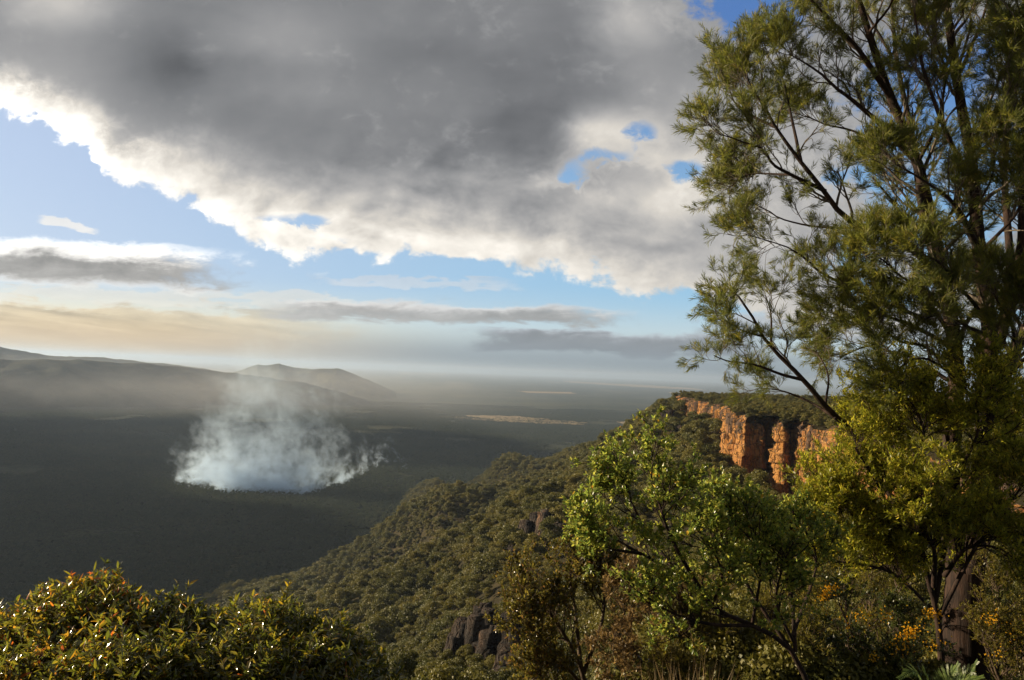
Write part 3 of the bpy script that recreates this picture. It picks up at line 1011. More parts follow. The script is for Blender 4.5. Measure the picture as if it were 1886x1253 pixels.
# thin out: one tree to a 5 m cell
cs_ = np.where(r < 260, 4.6, 6.2)
cell = np.floor(x / cs_).astype(int) * 100003 + np.floor(y / cs_).astype(int) + (r < 260) * 7
_, first = np.unique(cell, return_index=True)
mk = np.zeros(nc, bool); mk[first] = True
keep &= mk
for c_ in CRAGS:
    ca, _t = azt(c_[0], c_[1])
    for back in (0.0, 7.0, 14.0):
        keep &= np.hypot(x - (c_[2] - back) * math.sin(ca), y - (c_[2] - back) * math.cos(ca)) > c_[3] * 0.36
SX, SY, SZ, SR = x[keep], y[keep], z[keep], r[keep]
SP = px_[keep]; SQ = py_[keep]; SM = np.where(small[keep], 0.42, 1.0)
order = np.argsort(SR)
vis = [i for i in order if -20 < SP[i] < 1300 and SQ[i] < H + 40 and not (SP[i] > 1060 and SQ[i] > 1000)]
ind = vis[:290]
print('slope trees', len(SX), 'individual', len(ind), 'to distance', SR[ind[-1]])


def tree_label(i):
    p, q = SP[i], SQ[i]
    if p > 1000: return ('olive gum tree on the forested slope under the orange cliff', 'gum trees under the orange cliff')
    if q > 1150: return ('dark olive gum tree low on the steep slope beside the crags', 'gum trees beside the lower crags')
    if p < 850: return ('olive gum tree on the lower slope above the dark valley', 'gum trees on the lower slope')
    return ('olive gum tree on the sunlit spur left of the leafy shrubs', 'gum trees on the sunlit spur')


first_of = {}
for n_, i in enumerate(ind):
    var = near_var if SR[i] < 260 and n_ % 40 != 7 else gum_var
    cm, tm = var[(n_ // 40 if var is gum_var and SR[i] < 260 else n_) % len(var)]
    lb, gp = tree_label(i)
    e = empty('gum_tree', (SX[i], SY[i], SZ[i] - 0.4), lb, 'tree', gp, (0, 0, g.uniform(0, 6.28)))
    s_ = g.uniform(0.6, 1.2) * SM[i]
    e.scale = (s_ * g.uniform(.9, 1.15), s_ * g.uniform(.9, 1.15), s_)
    for nm, me in (('trunk', tm), ('crown', cm)):
        o = bpy.data.objects.new(nm, me); COL.objects.link(o); o.parent = e
        first_of.setdefault(me.name, o)


def scatter(name, P, scale, rot, sources, seed):
    """one object that sets copies of a few crowns on many points"""
    me = bpy.data.meshes.new(name); me.vertices.add(len(P)); me.vertices.foreach_set('co', np.asarray(P, np.float32).ravel())
    for k, vals in (('size', scale), ('turn', rot)):
        at_ = me.attributes.new(k, 'FLOAT', 'POINT'); at_.data.foreach_set('value', np.asarray(vals, np.float32))
    o = bpy.data.objects.new(name, me); COL.objects.link(o)
    ng = bpy.data.node_groups.new(name, 'GeometryNodeTree')
    ng.interface.new_socket('Geometry', in_out='INPUT', socket_type='NodeSocketGeometry')
    ng.interface.new_socket('Geometry', in_out='OUTPUT', socket_type='NodeSocketGeometry')
    N_ = ng.nodes; Lk = ng.links
    gi, go = N_.new('NodeGroupInput'), N_.new('NodeGroupOutput')
    ip = N_.new('GeometryNodeInstanceOnPoints')
    jn = N_.new('GeometryNodeJoinGeometry')
    for so in sources:
        oi = N_.new('GeometryNodeObjectInfo'); oi.transform_space = 'ORIGINAL'
        oi.inputs['Object'].default_value = so
        oi.inputs['As Instance'].default_value = True
        Lk.new(oi.outputs['Geometry'], jn.inputs[0])
    Lk.new(gi.outputs[0], ip.inputs['Points']); Lk.new(jn.outputs[0], ip.inputs['Instance'])
    ip.inputs['Pick Instance'].default_value = True
    rv = N_.new('FunctionNodeRandomValue'); rv.data_type = 'INT'
    rv.inputs[4].default_value = 0; rv.inputs[5].default_value = len(sources) - 1; rv.inputs['Seed'].default_value = seed
    Lk.new(rv.outputs[2], ip.inputs['Instance Index'])
    sa = N_.new('GeometryNodeInputNamedAttribute'); sa.data_type = 'FLOAT'; sa.inputs[0].default_value = 'size'
    ta = N_.new('GeometryNodeInputNamedAttribute'); ta.data_type = 'FLOAT'; ta.inputs[0].default_value = 'turn'
    cx_ = N_.new('ShaderNodeCombineXYZ'); Lk.new(ta.outputs[0], cx_.inputs[2])
    Lk.new(cx_.outputs[0], ip.inputs['Rotation']); Lk.new(sa.outputs[0], ip.inputs['Scale'])
    Lk.new(ip.outputs[0], go.inputs[0])
    md = o.modifiers.new('scatter', 'NODES'); md.node_group = ng
    return o


rest = np.setdiff1d(np.arange(len(SX)), ind)
src = [first_of[c.name] for c, t in gum_var if c.name in first_of]
tag(scatter('slope_forest', np.stack([SX[rest], SY[rest], SZ[rest] - 0.6], 1), g.uniform(0.85, 1.0, len(rest)) * np.minimum(np.exp(g.normal(0, 0.42, len(rest))) * 1.12, np.where(SR[rest] < 360, 1.0, 2.2)) * SM[rest], g.uniform(0, 6.28, len(rest)), src, 3),
    'olive gum forest covering the slopes below the cliffs', 'forest', kind='stuff')

# low scrub hiding the ground around the lookout
nu = 8000
a = g.uniform(R(-16), R(44), nu); r = np.exp(g.uniform(math.log(7.5), math.log(330), nu))
x, y = r * np.sin(a), r * np.cos(a)
z = sample(ZZ, a, r)
ppx, ppy, _ = project(np.stack([x, y, z + 0.5], 1))
k_ = (ppx > 880) & (ppx < W + 120)
usrc = [o for o in first_of.values() if o.data in [c for c, t in near_var]]
us = np.clip(r * 0.012 + 0.10, 0.14, 0.75) * g.uniform(0.7, 1.3, nu)
tag(scatter('undergrowth', np.stack([x, y, z - us * 3.0], 1)[k_], us[k_], g.uniform(0, 6.28, k_.sum()), usrc, 5),
    'olive scrub covering the ground below the lookout shrubs', 'undergrowth', kind='stuff')

# tableland trees
T_ = []
for i in range(0, len(cs), 1):
    for k in range(6):
        w__ = 1.5 + 460 * g.uniform() ** 2.2
        p = cv[i, -1, :2] - smn[i] * w__
        T_.append((*p, float(np.interp(w__, wv, pv[i, :, 2])) - 0.7))
T_ = np.array(T_)
ppx, ppy, _ = project(T_)
T_ = T_[(ppx > 1150) & (ppx < W + 80) & (np.hypot(T_[:, 0], T_[:, 1]) > 190)]
cell = np.floor(T_[:, 0] / 3.6).astype(int) * 100003 + np.floor(T_[:, 1] / 3.6).astype(int)
_, first = np.unique(cell, return_index=True); T_ = T_[first]
tag(scatter('plateau_forest', T_, g.uniform(0.35, 0.72, len(T_)), g.uniform(0, 6.28, len(T_)), src, 8),
    'dark olive scrub covering the flat top of the cliffs', 'forest', kind='stuff')

ci = g.integers(0, len(cs), 2600); cj = g.integers(22, NH - 1, 2600)
led = cv[ci, cj]
kk = (np.hypot(led[:, 0], led[:, 1]) > 200) & (fbm(cs[ci] / 18, led[:, 2] / 7, 66, 3) > 0.12)
led = led[kk]
tag(scatter('cliff_scrub', led - np.array([0, 0, 0.8]), g.uniform(0.10, 0.30, len(led)), g.uniform(0, 6.28, len(led)), src, 9),
    'small scrub growing on the ledges of the orange cliff', 'scrub', kind='stuff')

# valley forest: two crowns the scatter copies, themselves standing in the valley
vsrc = []
for k in range(3):
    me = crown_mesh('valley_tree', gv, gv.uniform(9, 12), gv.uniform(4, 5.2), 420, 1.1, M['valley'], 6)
    c_ = ground(560 + 40 * k, 985 - 12 * k, 0)
    o = bpy.data.objects.new('valley_tree', me); COL.objects.link(o)
    o.location = (c_[0], c_[1], float(zat(c_[0], c_[1])[0]) - 1)
    tag(o, 'dark gum tree in the shaded valley forest in front of the smoke', 'tree', 'valley trees')
    vsrc.append(o)
nv = 330000
a = g.uniform(R(-40), R(24), nv); r = 850 + 7000 * g.uniform(0, 1, nv) ** 0.9
x, y = r * np.sin(a), r * np.cos(a)
z = sample(ZZ, a, r)
seen = ((z + 10 - 400) / r) > sample(CUM, a, np.maximum(r * 0.985, 1.01)) - 0.001
k_ = (sample(DD, a, r) < 0.9) & seen & (fbm(x / 420, y / 260, 81, 4) < 0.36) & (np.abs(fbm(x / 900, y / 700, 93, 4)) > 0.012)
x, y, z = x[k_], y[k_], z[k_]
print('valley trees', len(x))
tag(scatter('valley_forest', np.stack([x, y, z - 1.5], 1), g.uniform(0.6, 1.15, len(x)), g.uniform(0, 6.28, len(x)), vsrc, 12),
    'dense dark forest covering the valley floor', 'forest', kind='stuff')


# ------------------------------------------------------------------ crags
def crag(px, py, r, w_m, h_m, label, seed, group='dark crags on the slope'):
    gg = np.random.default_rng(seed)
    a, t = azt(px, py)
    x, y = r * math.sin(a), r * math.cos(a)
    z0 = float(zat(x, y)[0])
    V_, Fs, o = [], [], 0
    nst = 8 + int(w_m / 2.6)
    for k in range(nst):
        n1, n2 = 7, 8
        ox, oy = gg.normal() * .26 * w_m, gg.normal() * .16 * w_m
        sx, sy, sz = gg.uniform(0.05, 0.13) * w_m + 0.8, gg.uniform(0.05, 0.12) * w_m + 0.6, h_m * gg.uniform(0.35, 0.75) * math.exp(-(ox / w_m) ** 2 * 5)
        zz0 = float(zat(x + ox, y + oy)[0]) - z0 - 3
        th = np.arange(n1) * 2 * np.pi / n1 + gg.uniform(0, 1)
        prof = np.array([1.3, 1.2, 1.16, 1.0, 1.06, 0.92, 0.84, 0.0])
        rr = gg.uniform(0.75, 1.25, n1)
        ring = []
        for j in range(n2):
            q = prof[j] * rr * gg.uniform(0.85, 1.12, n1)
            ring.append(np.stack([ox + sx * q * np.cos(th) + j * 0.12, oy + sy * q * np.sin(th), np.full(n1, zz0 + (sz + 3) * min(1, j / (n2 - 2))) + gg.uniform(-.3, .3, n1) * (j < n2 - 1) * 3.2], 1))
        ring = np.array(ring); V_.append(ring.reshape(-1, 3))
        ix = np.arange(n1 * n2).reshape(n2, n1) + o; n_ = np.roll(ix, -1, 1)
        Fs.append(np.stack([ix[:-1], n_[:-1], n_[1:], ix[1:]], -1).reshape(-1, 4)); o += n1 * n2
    ob = mesh_np('rock_outcrop', np.concatenate(V_), [np.concatenate(Fs)], M['crag'])
    ob.location = (x, y, z0)
    return tag(ob, label, 'rock', group)


for c_ in CRAGS: crag(*c_)


# ------------------------------------------------------------------ the tall feathery tree on the right
def needles(P, m, g, L=(0.06, 0.11), w=0.0028, up=0.10, t0=0.1):
    """fine leaves set feather-wise along each twig"""
    pos, tg = along(P, m, t0, 1.0, g)
    rv = norm(g.normal(size=pos.shape)); rv = norm(rv - tg * np.sum(rv * tg, -1, keepdims=True))
    a = g.uniform(0.25, 0.75, (len(pos), 1))
    d = norm(tg * np.cos(a) + rv * np.sin(a) + np.array([0, 0, up]) * 0.5)
    nn = norm(g.normal(size=pos.shape))
    rn = np.repeat(g.uniform(0, 0.6, len(P)), m) + g.uniform(0, 0.4, len(pos))
    return leaves(pos, d, nn, g.uniform(L[0], L[1], len(pos)), w, rn, 'diamond', 0.12)


def feathery(root_name, label, limbs, depth, base, bare=0.35, n2=(9, 6, 5), K=14, seed=1, nd=22, group=None, scale=1.0, mat='needle', bark='bark_dark'):
    gg = np.random.default_rng(seed)
    P0, r0_ = limbs_px(limbs, K, depth)
    e = empty(root_name, base, label, 'tree', group)
    P1, r1 = sprout(P0, r0_, n2[0], bare, 1.0, (0.35, 0.95), (0.55 * scale, 1.25 * scale), gg, 7, (0, 0, 0.18), 0.20, 0.55)
    tip = P0[:, -1:, :]
    P2, r2 = sprout(P1, r1, n2[1], 0.25, 1.0, (0.35, 0.9), (0.28 * scale, 0.60 * scale), gg, 6, (0, 0, 0.14), 0.24, 0.6)
    P3, r3 = sprout(P2, r2, n2[2], 0.3, 1.0, (0.3, 0.8), (0.16 * scale, 0.32 * scale), gg, 5, (0, 0, 0.05), 0.22, 0.6)
    r1, r2, r3 = np.maximum(r1, 0.0035), np.maximum(r2, 0.0022), np.maximum(r3, 0.0015)
    off = np.array(base)
    v_, f = tubes([(P0 - off, r0_, 9)])
    mesh_np('trunk', v_, f, M[bark], e, smooth=True)
    v_, f = tubes([(P1 - off, r1, 5), (P2 - off, r2, 4), (P3 - off, r3, 3)])
    mesh_np('branches', v_, f, M['bark_grey'], e, smooth=True)
    v_, f, a_ = merge([needles(P3, nd, gg), needles(P2[:, 2:], nd // 2, gg)])
    mesh_np('crown', v_ - off, f, M[mat], e, attrs={'rnd': a_})
    return e


TD = 9.0
trunk_base = at(1778, 1262, TD)
L_ = [
    # trunk and its main stems
    ([(1778, 1300, 0), (1776, 1200, 0), (1774, 1130, 0), (1778, 1050, 0)], 0.25, 0.21),
    ([(1778, 1100, 0), (1750, 980, .1), (1752, 820, .2), (1762, 700, .3), (1752, 590, .3), (1722, 440, .3), (1690, 300, .3), (1640, 180, .2), (1600, 60, .1), (1560, -70, 0)], 0.14, 0.03),
    ([(1782, 1095, 0), (1800, 960, -.1), (1812, 840, -.2), (1815, 720, -.2), (1822, 600, -.2), (1802, 450, -.2), (1790, 300, -.1), (1762, 150, 0), (1742, 0, 0), (1720, -130, 0)], 0.13, 0.035),
    ([(1790, 1085, 0), (1818, 940, .2), (1832, 800, .3), (1852, 690, .3), (1888, 610, .4), (1940, 520, .5), (1990, 400, .6)], 0.11, 0.05),
    ([(1765, 740, .4), (1742, 560, .9), (1700, 400, 1.2), (1680, 250, 1.4), (1650, 100, 1.5), (1640, -60, 1.6)], 0.07, 0.02),
    ([(1815, 700, -.2), (1860, 520, .5), (1850, 330, 1.0), (1860, 150, 1.2), (1830, -40, 1.3)], 0.065, 0.02),
    ([(1840, 640, .2), (1878, 480, -.5), (1886, 300, -.8), (1900, 120, -.9), (1880, -60, -1)], 0.06, 0.02),
]
L_main = len(L_)
L_ += [
    ([(1740, 520, .3), (1660, 440, .2), (1593, 419, .1), (1552, 398, 0), (1506, 337, -.1), (1476, 301, -.2), (1430, 235, -.2), (1410, 199, -.3), (1385, 165, -.3), (1372, 125, -.3)], 0.055, 0.010),
    ([(1520, 352, -.1), (1455, 322, -.3), (1425, 301, -.4), (1410, 275, -.5), (1378, 264, -.5), (1345, 254, -.6), (1325, 248, -.6)], 0.028, 0.006),
    ([(1430, 235, -.2), (1390, 215, 0), (1355, 185, .1), (1340, 150, .2)], 0.022, 0.006),
    ([(1476, 301, -.2), (1455, 210, .2), (1440, 140, .4), (1400, 90, .5)], 0.024, 0.006),
    ([(1455, 322, -.3), (1405, 320, .1), (1370, 325, .3), (1345, 345, .4)], 0.016, 0.005),
    ([(1690, 300, .3), (1600, 210, 0), (1545, 165, -.2), (1500, 130, -.3), (1455, 100, -.3)], 0.045, 0.008),
    ([(1640, 180, .2), (1580, 90, -.2), (1530, 40, -.4), (1490, -10, -.5), (1470, -70, -.5)], 0.04, 0.008),
    ([(1650, 300, .4), (1590, 250, .8), (1530, 230, 1.0), (1480, 215, 1.1)], 0.025, 0.007),
    ([(1725, 600, .3), (1640, 560, .2), (1527, 510, 0), (1486, 480, -.1), (1450, 454, -.2), (1404, 439, -.3), (1372, 432, -.3)], 0.032, 0.004),
    ([(1593, 419, .1), (1520, 420, .4), (1450, 405, .6), (1400, 380, .7), (1370, 360, .8)], 0.020, 0.005),
    ([(1752, 640, .3), (1680, 600, -.2), (1610, 580, -.5), (1550, 590, -.7)], 0.035, 0.008),
    ([(1745, 700, .2), (1680, 660, .6), (1600, 640, .8), (1545, 660, 1.0)], 0.030, 0.008),
    ([(1740, 570, .3), (1660, 520, -.4), (1590, 500, -.6), (1540, 530, -.8)], 0.030, 0.008),
    ([(1790, 330, -.1), (1740, 240, -.5), (1700, 130, -.7), (1680, 20, -.8)], 0.035, 0.01),
    ([(1800, 450, -.2), (1760, 380, -.8), (1700, 330, -1.2), (1650, 300, -1.3)], 0.030, 0.008),
    ([(1822, 600, -.2), (1780, 540, -.9), (1720, 480, -1.3), (1680, 470, -1.5)], 0.030, 0.008),
    ([(1850, 520, .4), (1880, 440, .9), (1900, 340, 1.1), (1890, 240, 1.2)], 0.03, 0.008),
    ([(1760, 150, 0), (1800, 60, .3), (1830, -40, .5)], 0.03, 0.01),
    ([(1640, 100, .8), (1590, 10, .9), (1560, -80, 1)], 0.02, 0.008),
    ([(1888, 610, .4), (1850, 560, 1.0), (1800, 520, 1.4)], 0.03, 0.01),
    ([(1700, 400, 1.2), (1640, 330, 1.6), (1600, 300, 1.9)], 0.02, 0.007),
    ([(1752, 620, .3), (1700, 540, -.5), (1650, 500, -.9), (1610, 470, -1.1)], 0.03, 0.008),
    ([(1800, 470, -.2), (1850, 420, -.9), (1880, 380, -1.2), (1890, 330, -1.3)], 0.03, 0.008),
    ([(1822, 620, -.2), (1780, 600, -.8), (1740, 580, -1.1), (1700, 590, -1.3)], 0.03, 0.008),
    ([(1845, 690, .3), (1870, 640, -.5), (1850, 580, -.9), (1830, 540, -1.0)], 0.03, 0.008),
    ([(1760, 700, .3), (1710, 640, -.6), (1660, 630, -.9), (1620, 600, -1.1)], 0.03, 0.008),
    ([(1790, 300, -.1), (1840, 240, -.6), (1870, 170, -.8), (1880, 100, -.9)], 0.03, 0.008),
    ([(1690, 300, .3), (1730, 220, -.4), (1740, 140, -.6), (1720, 60, -.7)], 0.028, 0.008),
    ([(1722, 440, .3), (1780, 400, -.7), (1820, 340, -1.0), (1830, 280, -1.1)], 0.028, 0.008),
    ([(1600, 60, .1), (1640, 10, -.4), (1660, -50, -.5)], 0.02, 0.008),
    ([(1815, 720, -.2), (1860, 690, -.7), (1900, 640, -1.0), (1920, 560, -1.1)], 0.03, 0.01),
    ([(1815, 760, -.2), (1750, 690, -.9), (1690, 660, -1.2), (1640, 690, -1.3)], 0.03, 0.008),
]


def she_oak():
    gg = np.random.default_rng(3)
    K = 16
    e = empty('feathery_tree', trunk_base, 'tall feathery dark green tree with a thick dark trunk and many rising stems', 'tree')
    P0, r0_ = limbs_px(L_, K, TD)
    off = np.array(trunk_base)
    # stems sway a little
    sway = np.stack([fbm(np.linspace(0, 5, K) + i * 9.3, np.zeros(K) + 2.2, 4, 2) for i in range(len(P0))])[..., None] * 0.10
    P0[L_main:] += sway[L_main:] * np.array([1, 0.6, 0.6]) * np.linspace(0, 1, K)[None, :, None]
    v_, f = tubes([(P0[:1] - off, r0_[:1] * np.linspace(1.25, 1.0, K)[None], 16)])
    o = mesh_np('trunk', v_, f, M['bark_dark'], e, smooth=True)
    v_, f = tubes([(P0[1:L_main] - off, r0_[1:L_main], 10), (P0[L_main:] - off, r0_[L_main:], 7)])
    mesh_np('limbs', v_, f, M['bark_dark'], e, smooth=True)
    A0, ra = P0[1:L_main], r0_[1:L_main]
    B0, rb = P0[L_main:], r0_[L_main:]
    # keep the lower stems bare
    P1a, r1a = sprout(A0, ra, 22, 0.38, 1.0, (0.4, 1.0), (0.7, 1.5), gg, 7, (0, 0, 0.22), 0.20, 0.40)
    P1b, r1b = sprout(B0, rb, 9, 0.35, 1.0, (0.35, 0.95), (0.40, 0.95), gg, 7, (0, 0, 0.20), 0.20, 0.55)
    P1c, r1c = sprout(B0, rb, 5, 0.90, 1.0, (0.10, 0.6), (0.35, 0.6), gg, 7, (0, 0, 0.2), 0.15, 0.8)
    P1 = np.concatenate([P1a, P1b, P1c]); r1 = np.maximum(np.concatenate([r1a, r1b, r1c]), 0.004)
    P2, r2 = sprout(P1, r1, 6, 0.28, 1.0, (0.3, 0.85), (0.25, 0.55), gg, 6, (0, 0, 0.18), 0.24, 0.6)
    P3, r3 = sprout(P2, r2, 4, 0.35, 1.0, (0.25, 0.75), (0.13, 0.26), gg, 5, (0, 0, 0.06), 0.2, 0.6)
    r2, r3 = np.maximum(r2, 0.0024), np.maximum(r3, 0.0016)
    v_, f = tubes([(P1 - off, r1, 5), (P2 - off, r2, 4), (P3 - off, r3, 3)])
    mesh_np('branches', v_, f, M['bark_grey'], e, smooth=True)
    parts = [needles(P3, 23, gg, (0.06, 0.115), 0.0030), needles(P2[:, 3:], 13, gg, (0.06, 0.115), 0.0030)]
    v_, f, a_ = merge(parts)
    print('needles', len(a_) // 4)
    mesh_np('crown', v_ - off, f, M['needle'], e, attrs={'rnd': a_})


she_oak()

feathery('leaning_tree', 'slender feathery sapling leaning left in front of the cliff top', [
    ([(1640, 900, .6), (1575, 800, .3), (1530, 760, .1), (1480, 700, 0), (1430, 650, 0), (1405, 620, 0), (1378, 570, 0), (1350, 535, 0), (1330, 520, 0)], 0.055, 0.008),
    ([(1480, 700, 0), (1440, 690, -.2), (1390, 672, -.3), (1340, 665, -.3), (1315, 655, -.4)], 0.022, 0.005),
    ([(1540, 770, .1), (1490, 740, .4), (1440, 720, .6), (1400, 715, .7)], 0.022, 0.005),
    ([(1420, 640, 0), (1420, 580, .2), (1410, 545, .3)], 0.016, 0.005),
    ([(1520, 745, .1), (1525, 690, .5), (1500, 640, .7)], 0.016, 0.005),
    ([(1405, 620, 0), (1370, 610, -.2), (1335, 590, -.3)], 0.014, 0.005)],
    8.0, at(1640, 900, 8.6), 0.52, (6, 5, 4), 14, 7, 24, scale=0.62)


# ------------------------------------------------------------------ leafy shrubs built on traced stems
def shrub(name, label, limbs, depth, n1, n2, n3, L1, L2, L3, leaf, mat, seed, bark='bark_twig', cat='shrub', bare=0.4, per=9, kind='blade', trop=(0, 0, 0.2), flowers=None, K=12, twig_tip=0.0, group=None, leaf_ang=(0.5, 1.15)):
    gg = np.random.default_rng(seed)
    P0, r0_ = limbs_px(limbs, K, depth)
    base = P0[0, 0]
    e = empty(name, base, label, cat, group)
    P1, r1 = sprout(P0, r0_, n1, bare, 1.0, (0.35, 1.0), L1, gg, 7, trop, 0.2, 0.55)
    P2, r2 = sprout(P1, r1, n2, 0.25, 1.0, (0.35, 0.95), L2, gg, 6, trop, 0.24, 0.6)
    P3, r3 = sprout(P2, r2, n3, 0.3, 1.0, (0.3, 0.9), L3, gg, 5, trop, 0.2, 0.6)
    r1, r2, r3 = np.maximum(r1, 0.004), np.maximum(r2, 0.0024), np.maximum(r3, 0.0016)
    v_, f = tubes([(P0 - base, r0_, 8), (P1 - base, r1, 5), (P2 - base, r2, 4), (P3 - base, r3, 3)])
    mesh_np('branches', v_, f, M[bark], e, smooth=True)
    pl = [twig_leaves(P3, per, 0.15, 1.0, leaf_ang, leaf[0], leaf[1], gg, kind, 0.25, 0.15, 0.35), twig_leaves(P2[:, 3:], per // 2, 0.2, 1.0, leaf_ang, leaf[0], leaf[1], gg, kind, 0.25, 0.15, 0.35)]
    v_, f, a_ = merge(pl)
    mesh_np('foliage', v_ - base, f, M[mat], e, attrs={'rnd': a_})
    if flowers:
        nf, spots = flowers
        pf = []
        for (fx, fy, fd, fr, cnt) in spots:
            c = at(fx, fy, fd)
            p = c + gg.normal(size=(cnt, 3)) * fr * np.array([1, .6, .7])
            # each flower head: a small ball of petals
            q = np.repeat(p, 14, 0); d = norm(gg.normal(size=q.shape))
            pf.append(leaves(q, d, norm(gg.normal(size=q.shape)), 0.010, 0.0035, gg.uniform(0, 1, len(q)), 'diamond', 0.1))
        v_, f, a_ = merge(pf)
        mesh_np('flowers', v_ - base, f, M['flower'], e, attrs={'rnd': a_})
    return e


# bright green tree in front of the dark trunk
shrub('green_tree', 'bright yellow-green leafy tree growing in front of the thick dark trunk', [
    ([(1738, 1300, 0), (1728, 1150, 0), (1700, 1040, 0), (1650, 960, -.1), (1615, 890, -.2), (1590, 850, -.3), (1575, 825, -.3)], 0.045, 0.010),
    ([(1715, 1090, 0), (1690, 980, .1), (1660, 880, .1), (1625, 800, .1), (1600, 750, .1)], 0.032, 0.008),
    ([(1722, 1110, 0), (1745, 980, .0), (1760, 880, -.1), (1740, 790, -.1), (1720, 740, -.1)], 0.032, 0.008),
    ([(1728, 1140, 0), (1790, 1020, -.2), (1830, 960, -.3), (1880, 900, -.4), (1900, 860, -.4)], 0.03, 0.008),
    ([(1700, 1040, 0), (1640, 1000, -.4), (1580, 980, -.6), (1530, 960, -.7)], 0.04, 0.008),
    ([(1690, 980, .1), (1630, 900, .5), (1600, 830, .7), (1590, 780, .8)], 0.04, 0.008),
    ([(1745, 980, 0), (1810, 880, .4), (1850, 800, .6), (1880, 750, .7)], 0.04, 0.008),
    ([(1615, 890, -.2), (1580, 915, -.3), (1555, 925, -.4), (1535, 930, -.4)], 0.022, 0.006),
    ([(1740, 1060, -.2), (1780, 1010, -.7), (1840, 1010, -.9), (1880, 1040, -1.0)], 0.03, 0.008),
    ([(1720, 1080, -.2), (1720, 1010, -.7), (1690, 960, -.9), (1700, 900, -1.0)], 0.03, 0.008),
    ([(1715, 1120, -.1), (1650, 1060, -.6), (1590, 1040, -.9), (1540, 1035, -1.0)], 0.025, 0.007),
    ([(1660, 880, .1), (1700, 810, -.4), (1690, 760, -.5), (1660, 720, -.5)], 0.02, 0.007),
    ([(1760, 880, -.1), (1800, 800, -.5), (1800, 740, -.6), (1820, 700, -.6)], 0.02, 0.007)],
    8.2, 22, 6, 5, (0.32, 0.78), (0.22, 0.48), (0.10, 0.24), ((0.04, 0.07), (0.005, 0.0085)), 'bright', 21, per=12, cat='tree', bare=0.35, bark='bark_dark')

# waxy green shrub
shrub('waxy_shrub', 'waxy bright green shrub with long dark branches reaching left in front of the slope', [
    ([(1500, 1290, 0), (1455, 1195, 0), (1385, 1152, -.1), (1310, 1118, -.2), (1250, 1060, -.2), (1180, 1020, -.2), (1120, 985, -.2), (1085, 960, -.2)], 0.024, 0.007),
    ([(1455, 1195, 0), (1390, 1100, .1), (1335, 1010, .2), (1292, 985, .2), (1272, 960, .2)], 0.019, 0.006),
    ([(1465, 1200, 0), (1455, 1080, .1), (1424, 1010, .2), (1404, 970, .2), (1396, 955, .2)], 0.019, 0.006),
    ([(1250, 1060, -.2), (1190, 980, .1), (1160, 920, .2), (1130, 880, .3)], 0.020, 0.006),
    ([(1310, 1118, -.2), (1240, 1000, -.4), (1215, 930, -.4), (1200, 880, -.4), (1202, 850, -.4)], 0.020, 0.006),
    ([(1460, 1170, 0), (1500, 1060, .3), (1500, 1010, .4), (1482, 975, .5)], 0.017, 0.006),
    ([(1335, 1010, .2), (1350, 985, .4), (1338, 960, .5)], 0.016, 0.005),
    ([(1180, 1020, -.2), (1120, 1010, -.4), (1080, 995, -.5)], 0.014, 0.005),
    ([(1385, 1152, -.1), (1400, 1060, -.4), (1390, 1010, -.5), (1370, 980, -.5)], 0.014, 0.005),
    ([(1310, 1118, -.2), (1330, 1060, -.5), (1310, 1010, -.6), (1290, 990, -.6)], 0.014, 0.005),
    ([(1460, 1180, 0), (1430, 1110, -.4), (1440, 1050, -.5), (1450, 1010, -.5)], 0.014, 0.005),
    ([(1385, 1152, -.1), (1310, 1150, -.3), (1240, 1130, -.4), (1190, 1100, -.5)], 0.018, 0.005)],
    5.6, 13, 5, 4, (0.24, 0.58), (0.13, 0.30), (0.07, 0.16), ((0.026, 0.044), (0.0065, 0.011)), 'blue', 22, per=9, bare=0.42, kind='fold', bark='bark_dark')

# olive shrub with glinting leaves
shrub('olive_shrub', 'olive shrub with small glinting leaves above the dry grass', [
    ([(1085, 1340, 0), (1070, 1230, 0), (1020, 1140, 0), (980, 1090, 0), (965, 1060, 0)], 0.04, 0.008),
    ([(1070, 1230, 0), (1060, 1130, .2), (1050, 1060, .3), (1060, 1020, .3)], 0.03, 0.008),
    ([(1075, 1240, 0), (1110, 1140, .1), (1110, 1070, .2), (1100, 1030, .2)], 0.03, 0.008),
    ([(1070, 1260, 0), (1010, 1190, -.3), (970, 1150, -.4), (955, 1120, -.4)], 0.025, 0.006),
    ([(1085, 1290, 0), (1010, 1260, -.3), (990, 1235, -.4)], 0.02, 0.006)],
    8.6, 20, 6, 4, (0.35, 0.75), (0.18, 0.38), (0.09, 0.18), ((0.035, 0.055), (0.007, 0.012)), 'olive', 23, per=9, bare=0.45)
shrub('dry_shrub', 'shrub with dead brown leaves standing in dry grass', [
    ([(1215, 1350, 0), (1210, 1230, 0), (1200, 1140, 0), (1190, 1080, 0)], 0.025, 0.006),
    ([(1210, 1260, 0), (1160, 1180, .2), (1150, 1110, .3), (1160, 1060, .3)], 0.022, 0.006),
    ([(1212, 1260, 0), (1250, 1170, .1), (1270, 1110, .2)], 0.02, 0.006),
    ([(1212, 1290, 0), (1150, 1240, -.2), (1120, 1200, -.3)], 0.02, 0.006)],
    7.6, 13, 5, 4, (0.25, 0.60), (0.15, 0.32), (0.08, 0.16), ((0.04, 0.065), (0.006, 0.010)), 'dry', 24, per=7, bare=0.35, leaf_ang=(0.7, 1.5))
